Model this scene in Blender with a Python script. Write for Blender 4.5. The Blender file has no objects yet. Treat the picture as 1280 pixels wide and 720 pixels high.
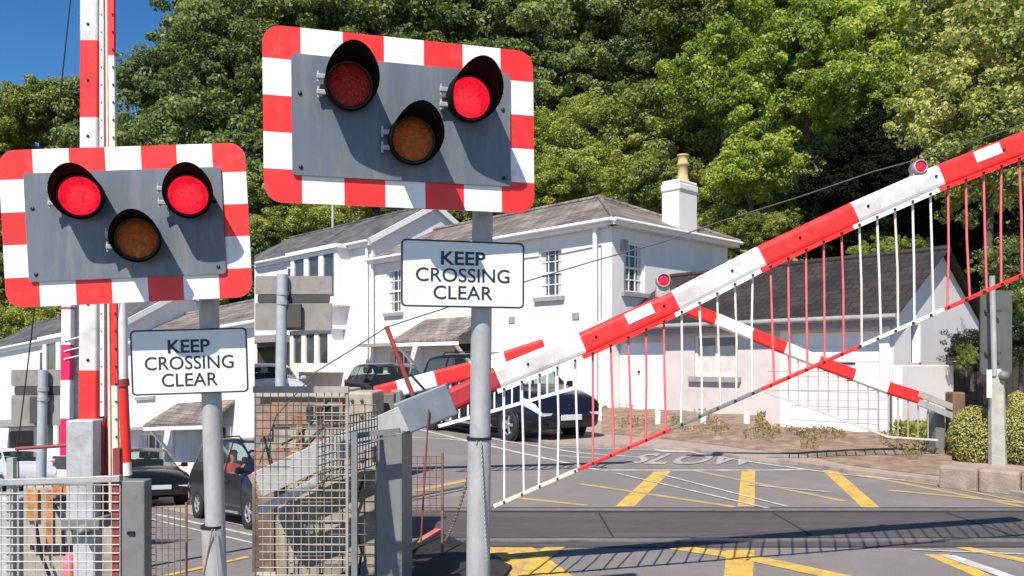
import bpy, bmesh, math, random
import numpy as np
from mathutils import Vector, Matrix, noise

random.seed(7)
SC = bpy.context.scene
COL = SC.collection
H = 1.55            # eye height
HZ = 455.0          # horizon row of the 1280x720 photograph
FL = 1000.0         # focal length in photo pixels
SLOPE = 0.105       # the lower road on the left runs downhill

def P(px, py, Y):
    return Vector(((px-640)*Y/FL, Y, H-(py-HZ)*Y/FL))
def G(px, py, z=0.0):
    Y = (H-z)*FL/(py-HZ)
    return Vector(((px-640)*Y/FL, Y, z))
def GL(px, py, dz=0.0):
    Y = (H-dz)*FL/(py-HZ-SLOPE*FL)
    return Vector(((px-640)*Y/FL, Y, -SLOPE*Y+dz))
def lz(Y): return -SLOPE*Y

# ------------------------------------------------------------------ materials
def nodes_of(m):
    m.use_nodes = True
    nt = m.node_tree
    return nt, nt.nodes['Principled BSDF'], nt.links
def mat(name, col, rough=.6, var=.12, scale=6.0, bump=.0, metal=0.0, dirt=None, dirt_amt=.3, dirt_scale=2.0, spec=.5, bscale=40.0, stretch=None):
    m = bpy.data.materials.new(name)
    nt, b, L = nodes_of(m)
    tc = nt.nodes.new('ShaderNodeTexCoord')
    vec = tc.outputs['Object']
    if stretch:
        mp = nt.nodes.new('ShaderNodeMapping'); mp.inputs['Scale'].default_value = stretch
        L.new(vec, mp.inputs['Vector']); vec = mp.outputs['Vector']
    nz = nt.nodes.new('ShaderNodeTexNoise'); nz.inputs['Scale'].default_value = scale; nz.inputs['Detail'].default_value = 6
    L.new(vec, nz.inputs['Vector'])
    rp = nt.nodes.new('ShaderNodeValToRGB')
    c = Vector(col)
    rp.color_ramp.elements[0].position = .3; rp.color_ramp.elements[1].position = .7
    rp.color_ramp.elements[0].color = (*[max(0, x*(1-var)) for x in c], 1)
    rp.color_ramp.elements[1].color = (*[min(1, x*(1+var)) for x in c], 1)
    L.new(nz.outputs['Fac'], rp.inputs['Fac'])
    out = rp.outputs['Color']
    if dirt:
        n2 = nt.nodes.new('ShaderNodeTexNoise'); n2.inputs['Scale'].default_value = dirt_scale; n2.inputs['Detail'].default_value = 10
        n2.inputs['Roughness'].default_value = .7
        L.new(vec, n2.inputs['Vector'])
        r2 = nt.nodes.new('ShaderNodeValToRGB')
        r2.color_ramp.elements[0].position = .62-dirt_amt*.45; r2.color_ramp.elements[1].position = .78-dirt_amt*.3
        r2.color_ramp.elements[1].color = (.85, .85, .85, 1)
        L.new(n2.outputs['Fac'], r2.inputs['Fac'])
        mx = nt.nodes.new('ShaderNodeMixRGB'); mx.inputs['Color2'].default_value = (*dirt, 1)
        L.new(r2.outputs['Color'], mx.inputs['Fac']); L.new(out, mx.inputs['Color1'])
        out = mx.outputs['Color']
    L.new(out, b.inputs['Base Color'])
    b.inputs['Roughness'].default_value = rough
    b.inputs['Metallic'].default_value = metal
    b.inputs['Specular IOR Level'].default_value = spec
    if bump:
        n3 = nt.nodes.new('ShaderNodeTexNoise'); n3.inputs['Scale'].default_value = bscale; n3.inputs['Detail'].default_value = 5
        L.new(tc.outputs['Object'], n3.inputs['Vector'])
        bp = nt.nodes.new('ShaderNodeBump'); bp.inputs['Strength'].default_value = bump; bp.inputs['Distance'].default_value = .02
        L.new(n3.outputs['Fac'], bp.inputs['Height']); L.new(bp.outputs['Normal'], b.inputs['Normal'])
    return m
def emit(name, col, s):
    m = bpy.data.materials.new(name)
    nt, b, L = nodes_of(m)
    tc = nt.nodes.new('ShaderNodeTexCoord')
    vo = nt.nodes.new('ShaderNodeTexVoronoi'); vo.inputs['Scale'].default_value = 70
    L.new(tc.outputs['Object'], vo.inputs['Vector'])
    rp = nt.nodes.new('ShaderNodeValToRGB')
    rp.color_ramp.elements[0].color = (*[x*1.0 for x in col], 1); rp.color_ramp.elements[1].color = (*[x*.45 for x in col], 1)
    L.new(vo.outputs['Distance'], rp.inputs['Fac'])
    L.new(rp.outputs['Color'], b.inputs['Emission Color'])
    b.inputs['Emission Strength'].default_value = s
    b.inputs['Base Color'].default_value = (col[0]*.5, col[1]*.5, col[2]*.5, 1)
    b.inputs['Roughness'].default_value = .25
    return m
def leafmat(name, c1, c2, c3, transl=.3, rough=.5, spec=.38):
    m = bpy.data.materials.new(name)
    nt, b, L = nodes_of(m)
    ge = nt.nodes.new('ShaderNodeNewGeometry')
    tc = nt.nodes.new('ShaderNodeTexCoord')
    oi = nt.nodes.new('ShaderNodeObjectInfo')
    nz = nt.nodes.new('ShaderNodeTexNoise'); nz.inputs['Scale'].default_value = .55; nz.inputs['Detail'].default_value = 3
    L.new(tc.outputs['Object'], nz.inputs['Vector'])
    a = nt.nodes.new('ShaderNodeMath'); a.operation = 'MULTIPLY_ADD'; a.inputs[1].default_value = .45
    L.new(ge.outputs['Random Per Island'], a.inputs[0]); 
    s = nt.nodes.new('ShaderNodeMath'); s.operation = 'MULTIPLY_ADD'; s.inputs[1].default_value = 1.5; s.inputs[2].default_value = -.55
    L.new(nz.outputs['Fac'], s.inputs[0])
    s2 = nt.nodes.new('ShaderNodeMath'); s2.operation = 'MULTIPLY_ADD'; s2.inputs[1].default_value = .3; 
    L.new(oi.outputs['Random'], s2.inputs[0]); L.new(s.outputs[0], s2.inputs[2])
    L.new(s2.outputs[0], a.inputs[2])
    if name != 'shade_black_leaf' and name != 'shaded_hedge_leaf': c1, c2, c3 = [(min(.6, c[0]*(1.2 if name in ('bright_green_leaf', 'yellow_green_leaf') else 1.34)), min(.6, c[1]*1.32), min(.6, c[2]*1.35)) for c in (c1, c2, c3)]
    rp = nt.nodes.new('ShaderNodeValToRGB')
    e = rp.color_ramp.elements
    e[0].position = .1; e[0].color = (*c1, 1); e[1].position = .95; e[1].color = (*c3, 1)
    k = e.new(.5); k.color = (*c2, 1)
    L.new(a.outputs[0], rp.inputs['Fac'])
    L.new(rp.outputs['Color'], b.inputs['Base Color'])
    b.inputs['Roughness'].default_value = rough
    b.inputs['Specular IOR Level'].default_value = spec
    tr = nt.nodes.new('ShaderNodeBsdfTranslucent'); L.new(rp.outputs['Color'], tr.inputs['Color'])
    mx = nt.nodes.new('ShaderNodeMixShader'); mx.inputs[0].default_value = transl
    L.new(b.outputs[0], mx.inputs[1]); L.new(tr.outputs[0], mx.inputs[2])
    L.new(mx.outputs[0], nt.nodes['Material Output'].inputs['Surface'])
    return m
def glassmat(name, tint, clear=.6):
    m = bpy.data.materials.new(name)
    nt, b, L = nodes_of(m)
    b.inputs['Base Color'].default_value = (*[x*.15 for x in tint], 1); b.inputs['Roughness'].default_value = .04
    tr = nt.nodes.new('ShaderNodeBsdfTransparent'); tr.inputs['Color'].default_value = (*tint, 1)
    lw = nt.nodes.new('ShaderNodeLayerWeight'); fr = nt.nodes.new('ShaderNodeMath'); fr.operation = 'POWER'; fr.inputs[1].default_value = 4.0
    L.new(lw.outputs['Facing'], fr.inputs[0])
    mu = nt.nodes.new('ShaderNodeMath'); mu.operation = 'MULTIPLY_ADD'; mu.inputs[1].default_value = 1.0; mu.inputs[2].default_value = 1-clear
    mu.use_clamp = True
    L.new(fr.outputs[0], mu.inputs[0])
    mx = nt.nodes.new('ShaderNodeMixShader'); L.new(mu.outputs[0], mx.inputs[0])
    L.new(tr.outputs[0], mx.inputs[1]); L.new(b.outputs[0], mx.inputs[2])
    L.new(mx.outputs[0], nt.nodes['Material Output'].inputs['Surface'])
    return m
def roofmat(name, col, d, rowh=.28, w=.35):
    """slates laid in courses; d is the horizontal direction of the eave"""
    m = bpy.data.materials.new(name)
    nt, b, L = nodes_of(m)
    tc = nt.nodes.new('ShaderNodeTexCoord')
    dot = nt.nodes.new('ShaderNodeVectorMath'); dot.operation = 'DOT_PRODUCT'; dot.inputs[1].default_value = (d[0], d[1], 0)
    L.new(tc.outputs['Object'], dot.inputs[0])
    sx = nt.nodes.new('ShaderNodeSeparateXYZ'); L.new(tc.outputs['Object'], sx.inputs[0])
    mz = nt.nodes.new('ShaderNodeMath'); mz.operation = 'MULTIPLY'; mz.inputs[1].default_value = 2.2
    L.new(sx.outputs['Z'], mz.inputs[0])
    cb = nt.nodes.new('ShaderNodeCombineXYZ'); L.new(dot.outputs['Value'], cb.inputs[0]); L.new(mz.outputs[0], cb.inputs[1])
    br = nt.nodes.new('ShaderNodeTexBrick'); br.inputs['Scale'].default_value = 1.0
    br.inputs['Brick Width'].default_value = w; br.inputs['Row Height'].default_value = rowh; br.inputs['Mortar Size'].default_value = .018
    br.inputs['Color1'].default_value = (*[x*.8 for x in col], 1); br.inputs['Color2'].default_value = (*[x*1.2 for x in col], 1)
    br.inputs['Mortar'].default_value = (*[x*.4 for x in col], 1)
    L.new(cb.outputs[0], br.inputs['Vector'])
    nz = nt.nodes.new('ShaderNodeTexNoise'); nz.inputs['Scale'].default_value = 1.3; nz.inputs['Detail'].default_value = 8
    L.new(tc.outputs['Object'], nz.inputs['Vector'])
    rp = nt.nodes.new('ShaderNodeValToRGB'); rp.color_ramp.elements[0].color = (.6, .6, .62, 1); rp.color_ramp.elements[1].color = (1.35, 1.28, 1.15, 1)
    rp.color_ramp.elements[0].position = .35; rp.color_ramp.elements[1].position = .65
    L.new(nz.outputs['Fac'], rp.inputs['Fac'])
    mx = nt.nodes.new('ShaderNodeMixRGB'); mx.blend_type = 'MULTIPLY'; mx.inputs[0].default_value = 1
    L.new(br.outputs['Color'], mx.inputs[1]); L.new(rp.outputs['Color'], mx.inputs[2])
    L.new(mx.outputs[0], b.inputs['Base Color']); b.inputs['Roughness'].default_value = .7
    bp = nt.nodes.new('ShaderNodeBump'); bp.inputs['Strength'].default_value = .5; bp.inputs['Distance'].default_value = .02
    L.new(br.outputs['Fac'], bp.inputs['Height']); bp.invert = True
    L.new(bp.outputs['Normal'], b.inputs['Normal'])
    return m
def brickmat(name, c1, c2, mortar, scale=1.0):
    m = bpy.data.materials.new(name)
    nt, b, L = nodes_of(m)
    tc = nt.nodes.new('ShaderNodeTexCoord')
    sx = nt.nodes.new('ShaderNodeSeparateXYZ'); L.new(tc.outputs['Object'], sx.inputs[0])
    cb = nt.nodes.new('ShaderNodeCombineXYZ'); L.new(sx.outputs['X'], cb.inputs[0]); L.new(sx.outputs['Z'], cb.inputs[1])
    br = nt.nodes.new('ShaderNodeTexBrick'); br.inputs['Scale'].default_value = scale
    br.inputs['Brick Width'].default_value = .22; br.inputs['Row Height'].default_value = .075; br.inputs['Mortar Size'].default_value = .01
    br.inputs['Color1'].default_value = (*c1, 1); br.inputs['Color2'].default_value = (*c2, 1); br.inputs['Mortar'].default_value = (*mortar, 1)
    L.new(cb.outputs[0], br.inputs['Vector']); L.new(br.outputs['Color'], b.inputs['Base Color'])
    b.inputs['Roughness'].default_value = .85
    return m

RED = mat('red_reflective', (.80, .026, .022), .4, .12, 7, dirt=(.52, .07, .06), dirt_amt=.22, dirt_scale=14)
WHITE = mat('white_reflective', (.80, .78, .77), .4, .05, 7, dirt=(.50, .47, .43), dirt_amt=.2, dirt_scale=9)
PINK = mat('faded_red_paint', (.70, .14, .16), .5, .15, 12)
CREAM = mat('cream_paint', (.74, .66, .52), .5, .12, 12)
PANEL = mat('slate_grey_panel', (.115, .135, .165), .45, .12, 4, dirt=(.18, .185, .19), dirt_amt=.34, dirt_scale=5, stretch=(2.5, 2.5, .5))
BLACK = mat('black_plastic', (.012, .012, .013), .45, .2, 10)
RUBBER = mat('black_rubber', (.022, .021, .021), .8, .3, 12, bump=.3)
GALV = mat('galvanised_steel', (.42, .415, .41), .5, .12, 14, bump=.08, metal=.25, dirt=(.28, .27, .25), dirt_amt=.22, dirt_scale=6, stretch=(1, 1, .35))
GALVLIGHT = mat('bright_galvanised_steel', (.52, .545, .55), .5, .15, 8, bump=.1, metal=.2, dirt=(.26, .25, .23), dirt_amt=.4, dirt_scale=4)
STEELBLUE = mat('blue_grey_paint', (.15, .185, .22), .5, .12, 8, dirt=(.3, .3, .3), dirt_amt=.15, dirt_scale=8)
GREYCAB = mat('grey_cabinet_paint', (.17, .18, .18), .55, .1, 6, dirt=(.1, .1, .09), dirt_amt=.2, dirt_scale=4)
BEIGE = mat('weathered_beige_paint', (.36, .32, .25), .7, .15, 4, bump=.15, dirt=(.2, .13, .07), dirt_amt=.3, dirt_scale=3)
RUST = mat('rusty_metal', (.32, .14, .065), .85, .5, 7, bump=.3, dirt=(.30, .26, .20), dirt_amt=.55, dirt_scale=9)
REDBROWN = mat('red_brown_paint', (.25, .045, .035), .6, .25, 9)
SIGNW = mat('sign_white', (.70, .71, .69), .35, .05, 3, dirt=(.6, .57, .44), dirt_amt=.2, dirt_scale=5)
LETTER = mat('sign_black', (.018, .02, .024), .45, .1, 5)
LITRED = emit('lit_red_lens', (1.0, .012, .035), .85)
HOODBLACK = mat('matt_black_hood', (.006, .006, .007), .9, .2, 10, spec=.1)
DULLRED = mat('unlit_red_lens', (.50, .02, .025), .22, .25, 60, bump=.5, bscale=140)
AMBER = mat('unlit_amber_lens', (.60, .15, .02), .22, .3, 60, bump=.5, bscale=140)
ASPHALT = mat('asphalt', (.185, .168, .162), .85, .12, 60, bump=.35, dirt=(.25, .222, .205), dirt_amt=.3, dirt_scale=.7, bscale=160)
CROSSDECK = mat('crossing_deck', (.070, .063, .063), .75, .2, 30, bump=.3, dirt=(.11, .1, .1), dirt_amt=.3, dirt_scale=1.5, stretch=(.25, 2, 1))
PAVE = mat('pale_paving', (.34, .27, .225), .9, .12, 10, bump=.25, dirt=(.28, .22, .18), dirt_amt=.3, dirt_scale=1.2)
SOIL = mat('dry_soil', (.27, .185, .13), .95, .35, 5, bump=.9, bscale=14, dirt=(.13, .10, .06), dirt_amt=.35, dirt_scale=2)
YEL = mat('yellow_road_paint', (.68, .41, .045), .8, .15, 8, bump=.25, dirt=(.26, .215, .16), dirt_amt=.42, dirt_scale=7, bscale=120)
YELFADE = mat('faded_yellow_road_paint', (.52, .34, .11), .8, .2, 8, dirt=(.22, .19, .16), dirt_amt=.45, dirt_scale=4)
WLINE = mat('white_road_paint', (.60, .57, .55), .8, .1, 8, dirt=(.28, .26, .25), dirt_amt=.45, dirt_scale=5)
RENDER = mat('white_render', (.74, .705, .685), .85, .03, 1.2, bump=.15, bscale=60, dirt=(.58, .54, .51), dirt_amt=.3, dirt_scale=.7, stretch=(1, 1, .45))
RENDERGREY = mat('pale_grey_render', (.64, .62, .61), .85, .04, 1.5, bump=.12, bscale=60)
TRIM = mat('white_gloss_trim', (.80, .79, .78), .4, .04, 4)
PALEGREY = mat('grey_stone_trim', (.30, .29, .29), .8, .15, 8)
DARKTRIM = mat('dark_opening', (.02, .02, .022), .6, .3, 5)
WINGLASS = mat('window_glass', (.045, .05, .055), .06, .5, 1.2, spec=.8)
CURTAIN = mat('net_curtain', (.55, .53, .52), .8, .1, 20, stretch=(6, 6, 1))
BUFF = mat('buff_clay', (.50, .36, .18), .8, .15, 8)
CONC = mat('concrete', (.42, .39, .35), .9, .15, 6, bump=.3, dirt=(.25, .22, .17), dirt_amt=.3, dirt_scale=3)
BARK = mat('bark', (.085, .065, .045), .95, .4, 12, bump=.8)
BLACKCAR = mat('black_car_paint', (.007, .007, .009), .16, .1, 3, spec=.45)
NAVYCAR = mat('dark_navy_car_paint', (.009, .009, .018), .16, .1, 3, spec=.4)
SILVERCAR = mat('silver_car_paint', (.50, .53, .58), .28, .05, 3, metal=.2)
TYRE = mat('tyre_rubber', (.02, .02, .02), .85, .2, 20)
ALLOY = mat('alloy_rim', (.45, .46, .48), .35, .1, 10, metal=.6)
HEADL = mat('headlight_glass', (.65, .66, .68), .12, .1, 30, metal=.3)
PLATE = mat('number_plate', (.62, .62, .6), .5, .05, 8)
CARGLASS = glassmat('car_glass', (.72, .80, .79), .93)
SKIN = mat('skin', (.55, .27, .19), .55, .08, 12)
HAIR = mat('hair', (.10, .05, .03), .6, .2, 30)
CORAL = mat('coral_shirt', (.65, .12, .07), .8, .1, 14)
TRACK = mat('rail_steel', (.30, .28, .27), .35, .2, 8, metal=.6)
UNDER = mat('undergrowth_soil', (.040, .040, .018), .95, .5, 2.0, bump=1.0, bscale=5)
HEDGESHADE = leafmat('shaded_hedge_leaf', (.006, .010, .004), (.014, .022, .008), (.03, .05, .014), .15)  # garden shade at the right is put into this leaf colour
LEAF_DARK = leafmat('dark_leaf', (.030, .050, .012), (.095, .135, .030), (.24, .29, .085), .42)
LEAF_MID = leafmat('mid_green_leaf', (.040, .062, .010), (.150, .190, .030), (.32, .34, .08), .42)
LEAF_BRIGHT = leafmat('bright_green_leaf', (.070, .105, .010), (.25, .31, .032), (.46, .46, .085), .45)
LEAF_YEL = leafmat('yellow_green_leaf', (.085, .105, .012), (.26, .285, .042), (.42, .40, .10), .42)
LEAF_OLIVE = leafmat('olive_leaf', (.050, .085, .014), (.20, .25, .045), (.46, .45, .14), .42)
LEAF_BOX = leafmat('box_leaf', (.17, .18, .035), (.40, .39, .11), (.55, .52, .20), .3)
LEAF_SHADE = leafmat('shade_black_leaf', (.003, .005, .003), (.006, .009, .005), (.012, .018, .008), .05, .9, .1)  # near-black leaf colour stands in for the shadow between the trees

# ------------------------------------------------------------------ mesh building
class MB:
    def __init__(s): s.v = []; s.f = []; s.m = []; s.smooth = []
    def add(s, vs, fs, mi=0, sm=False):
        o = len(s.v); s.v += [tuple(v) for v in vs]
        for f in fs: s.f.append([i+o for i in f]); s.m.append(mi); s.smooth.append(sm)
        return s
    def quad(s, a, b, c, d, mi=0): return s.add([a, b, c, d], [(0, 1, 2, 3)], mi)
    def poly(s, pts, mi=0): return s.add(pts, [tuple(range(len(pts)))], mi)
    def box(s, lo, hi, M=None, mi=0, bev=0.0):
        x0, y0, z0 = lo; x1, y1, z1 = hi
        if bev > 0:
            bm = bmesh.new(); bmesh.ops.create_cube(bm, size=1)
            for v in bm.verts: v.co = Vector(((x0+x1)/2+v.co.x*(x1-x0), (y0+y1)/2+v.co.y*(y1-y0), (z0+z1)/2+v.co.z*(z1-z0)))
            bmesh.ops.bevel(bm, geom=list(bm.edges), offset=bev, segments=2, affect='EDGES', profile=.5)
            vs = [v.co.copy() for v in bm.verts]; fs = [[v.index for v in f.verts] for f in bm.faces]
            bm.free()
        else:
            vs = [Vector(p) for p in ((x0,y0,z0),(x1,y0,z0),(x1,y1,z0),(x0,y1,z0),(x0,y0,z1),(x1,y0,z1),(x1,y1,z1),(x0,y1,z1))]
            fs = [(3,2,1,0),(4,5,6,7),(0,1,5,4),(1,2,6,5),(2,3,7,6),(3,0,4,7)]
        if M is not None: vs = [M @ v for v in vs]
        return s.add(vs, fs, mi)
    def bar(s, a, b, w, h, up=(0,0,1), mi=0, bev=0.0, ext=0.0):
        """rectangular bar from a to b: w across, h in the up direction"""
        a = Vector(a); b = Vector(b); x = (b-a); l = x.length; x.normalize()
        y = Vector(up).cross(x); y.normalize(); z = x.cross(y)
        M = Matrix(((x.x,y.x,z.x,a.x),(x.y,y.y,z.y,a.y),(x.z,y.z,z.z,a.z),(0,0,0,1)))
        return s.box((-ext,-w/2,-h/2),(l+ext,w/2,h/2), M, mi, bev)
    def rbar(s, a, b, w, h, r, up=(0,0,1), mi=0):
        """bar with rounded long edges and square ends"""
        a = Vector(a); b = Vector(b); x = (b-a).normalized(); y = Vector(up).cross(x).normalized(); z = x.cross(y)
        pts = rrect(w, h, r, 3); n = len(pts)
        A = [a+y*(p-w/2)+z*(q-h/2) for p, q in pts]; B = [b+y*(p-w/2)+z*(q-h/2) for p, q in pts]
        return s.add(A+B, [tuple(range(n))[::-1], tuple(range(n, 2*n))]+[(i, (i+1)%n, n+(i+1)%n, n+i) for i in range(n)], mi)
    def tube(s, pts, r, n=10, mi=0, cap=True, sm=True):
        pts = [Vector(p) for p in pts]; rs = r if isinstance(r, (list, tuple)) else [r]*len(pts)
        vs = []; fs = []
        t0 = (pts[1]-pts[0]).normalized()
        ref = Vector((0,0,1)) if abs(t0.z) < .9 else Vector((1,0,0))
        u = t0.cross(ref).normalized()
        for i, p in enumerate(pts):
            t = (pts[min(i+1, len(pts)-1)]-pts[max(i-1, 0)]).normalized()
            u = (u-t*u.dot(t)).normalized(); w = t.cross(u)
            for k in range(n):
                a = 2*math.pi*k/n; vs.append(p+(u*math.cos(a)+w*math.sin(a))*rs[i])
        for i in range(len(pts)-1):
            for k in range(n):
                fs.append((i*n+k, i*n+(k+1)%n, (i+1)*n+(k+1)%n, (i+1)*n+k))
        s.add(vs, fs, mi, sm)
        if cap:
            s.add([vs[k] for k in range(n)][::-1], [tuple(range(n))], mi)
            s.add(vs[-n:], [tuple(range(n))], mi)
        return s
    def prism(s, poly, ext, mi=0):
        """closed polygon (3d points) extruded by the vector ext"""
        n = len(poly); a = [Vector(p) for p in poly]; b = [p+Vector(ext) for p in a]
        s.add(a+b, [tuple(range(n))[::-1], tuple(range(n, 2*n))]+[(i, (i+1)%n, n+(i+1)%n, n+i) for i in range(n)], mi)
        return s
    def lathe(s, prof, M, n=20, mi=0, sm=True):
        """prof: (r, z) pairs turned round the z axis of M"""
        vs = []; fs = []
        for r, z in prof:
            for k in range(n):
                a = 2*math.pi*k/n; vs.append(M @ Vector((r*math.cos(a), r*math.sin(a), z)))
        for i in range(len(prof)-1):
            for k in range(n): fs.append((i*n+k, i*n+(k+1)%n, (i+1)*n+(k+1)%n, (i+1)*n+k))
        return s.add(vs, fs, mi, sm)

ORG = {}
def org(o): return ORG.get(o.name, Vector((0,0,0)))
def props(o, label=None, cat=None, group=None, kind=None):
    if label: o['label'] = label
    if cat: o['category'] = cat
    if group: o['group'] = group
    if kind: o['kind'] = kind
    return o
def thing(name, label, cat, loc=(0,0,0), group=None, rot=None):
    o = bpy.data.objects.new(name, None); COL.objects.link(o); o.location = loc
    o.empty_display_size = .1
    if rot is not None: o.rotation_mode = 'QUATERNION'; o.rotation_quaternion = rot
    props(o, label, cat, group)
    ORG[o.name] = Vector(loc) if rot is None else Vector((0,0,0))
    return o
def mesh_of(mb, name, mats, off=Vector((0,0,0))):
    me = bpy.data.meshes.new(name)
    me.from_pydata([(x-off.x, y-off.y, z-off.z) for x, y, z in mb.v], [], mb.f)
    for m in (mats if isinstance(mats, (list, tuple)) else [mats]): me.materials.append(m)
    me.polygons.foreach_set('material_index', mb.m)
    me.polygons.foreach_set('use_smooth', mb.smooth)
    me.update()
    return me
def part(name, mb, mats, parent, label=None):
    off = org(parent)
    o = bpy.data.objects.new(name, mesh_of(mb, name, mats, off)); COL.objects.link(o); o.parent = parent
    ORG[o.name] = off
    if label: o['label'] = label
    return o
def solo(name, mb, mats, label, cat, group=None, base=None):
    if base is None:
        xs = np.array(mb.v); base = Vector(((xs[:,0].min()+xs[:,0].max())/2, (xs[:,1].min()+xs[:,1].max())/2, xs[:,2].min()))
    o = bpy.data.objects.new(name, mesh_of(mb, name, mats, base)); COL.objects.link(o); o.location = base
    ORG[o.name] = base
    return props(o, label, cat, group)
def struct(name, mb, mats, kind='structure', label=None, cat=None):
    o = bpy.data.objects.new(name, mesh_of(mb, name, mats)); COL.objects.link(o)
    return props(o, label, cat, None, kind)
def dup(root, loc, label=None, rot=None):
    r = root.copy(); COL.objects.link(r); r.location = loc
    if label: r['label'] = label
    if rot is not None: r.rotation_mode = 'QUATERNION'; r.rotation_quaternion = rot
    for ch in list(root.children):
        c = ch.copy(); COL.objects.link(c); c.parent = r
        for g in list(ch.children):
            d = g.copy(); COL.objects.link(d); d.parent = c
    return r
def frame(o, u, v=(0,0,1)):
    """u right, v up, third axis = out of the face"""
    u = Vector(u).normalized(); v = Vector(v); v = (v-u*v.dot(u)).normalized(); n = u.cross(v)
    return Matrix(((u.x,v.x,n.x,o[0]),(u.y,v.y,n.y,o[1]),(u.z,v.z,n.z,o[2]),(0,0,0,1)))
def ray_plane(px, py, o, n):
    d = Vector(((px-640)/FL, 1, -(py-HZ)/FL)); c = Vector((0,0,H))
    t = (Vector(o)-c).dot(n)/d.dot(n)
    return c+d*t
def text_mesh(body, size, offset=0.0):
    cu = bpy.data.curves.new('lettering', 'FONT'); cu.body = body; cu.size = size; cu.align_x = 'CENTER'; cu.align_y = 'CENTER'
    cu.offset = offset; cu.extrude = .0015; cu.resolution_u = 4
    o = bpy.data.objects.new('lettering_curve', cu); COL.objects.link(o)
    dg = bpy.context.evaluated_depsgraph_get()
    me = bpy.data.meshes.new_from_object(o.evaluated_get(dg))
    vs = [v.co.copy() for v in me.vertices]; fs = [tuple(p.vertices) for p in me.polygons]
    bpy.data.objects.remove(o); bpy.data.curves.remove(cu); bpy.data.meshes.remove(me)
    return vs, fs
def rrect(w, h, r, n=5):
    pts = []
    for cx, cy, a0 in ((w-r, r, -90), (w-r, h-r, 0), (r, h-r, 90), (r, r, 180)):
        for k in range(n+1):
            a = math.radians(a0+90*k/n); pts.append((cx+r*math.cos(a), cy+r*math.sin(a)))
    return pts

# ------------------------------------------------------------------ ground
def bx(Y):      # edge between the upper crossing and the lower road (x at depth Y)
    if Y < 8.6: q = -.319
    elif Y < 9.4: q = -.319+.169*(Y-8.6)/.8
    elif Y < 16.5: q = -.15
    elif Y < 20: q = -.15-.16*(Y-16.5)/3.5
    elif Y < 24: q = -.31-.012*(Y-20)/4
    else: q = -.322
    return q*Y
def grid_sheet(xa, xb, ys, zf, nx=24):
    mb = MB(); vs = []; fs = []
    for Y in ys:
        a, b = xa(Y), xb(Y)
        for i in range(nx+1):
            x = a+(b-a)*i/nx; vs.append((x, Y, zf(x, Y)))
    for j in range(len(ys)-1):
        for i in range(nx):
            k = j*(nx+1)+i; fs.append((k, k+1, k+nx+2, k+nx+1))
    return mb.add(vs, fs)
YS = [-12, -6, -2, 0, 2, 4, 6, 8, 8.6, 9.4, 10, 12, 14, 16, 17, 18, 19, 20, 22, 24, 28, 32, 38, 46, 60, 100, 300, 900]
struct('road', grid_sheet(bx, lambda Y: 60+abs(Y)*1.2, YS, lambda x, y: 0.0), ASPHALT)
LYS = [-12, -6, -2, 0, 2, 4, 6, 8, 8.6, 9.4, 10, 12, 14, 16, 17, 18, 19, 20, 22, 24, 28, 32, 38, 46, 60]
struct('lower_road', grid_sheet(lambda Y: -60-abs(Y), lambda Y: bx(Y)+.2, LYS, lambda x, y: -SLOPE*max(y, 0)-.03), ASPHALT)
mb = MB()
ry = [2, 4, 6, 8, 8.6, 9.4, 10, 12, 14, 16, 17, 18, 19, 20, 22, 24, 28, 32, 38]
for a, b in zip(ry[:-1], ry[1:]):
    A = Vector((bx(a), a, 0)); B = Vector((bx(b), b, 0)); n = Vector((B.y-A.y, -(B.x-A.x), 0)).normalized()*.22
    za, zb = lz(a)-.3, lz(b)-.3
    mb.add([A+Vector((0,0,za)), B+Vector((0,0,zb)), B+Vector((0,0,.004)), A+Vector((0,0,.004)),
            A+n+Vector((0,0,za)), B+n+Vector((0,0,zb)), B+n+Vector((0,0,.004)), A+n+Vector((0,0,.004))],
           [(0,3,2,1), (4,5,6,7), (3,7,6,2), (0,1,5,4)])
solo('retaining_wall', mb, CONC, 'low concrete retaining wall between the level crossing and the sloping lower road', 'wall')

def strip(pts, mi_z, mb, widths=None):
    mb.poly([Vector((p.x, p.y, p.z+mi_z)) for p in pts])
def gpoly(mb, pix, z, left=False, mi=0):
    f = GL if left else G
    mb.poly([f(x, y)+Vector((0,0,z*.4 if z > 0 else z)) for x, y in pix], mi)
def gline(mb, pix, w, z, left=False, mi=0):
    """painted line of real width w along photo points on the ground"""
    f = GL if left else G
    if z > 0: z *= .4
    p = [f(x, y) for x, y in pix]
    for a, b in zip(p[:-1], p[1:]):
        d = (b-a); k = max(1, int(d.length/1.5))
        t = Vector((d.y, -d.x, 0)).normalized()*w/2
        for i in range(k):
            s = a+d*i/k; e = a+d*(i+1)/k
            mb.quad(s+t+Vector((0,0,z)), e+t+Vector((0,0,z)), e-t+Vector((0,0,z)), s-t+Vector((0,0,z)), mi)

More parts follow.
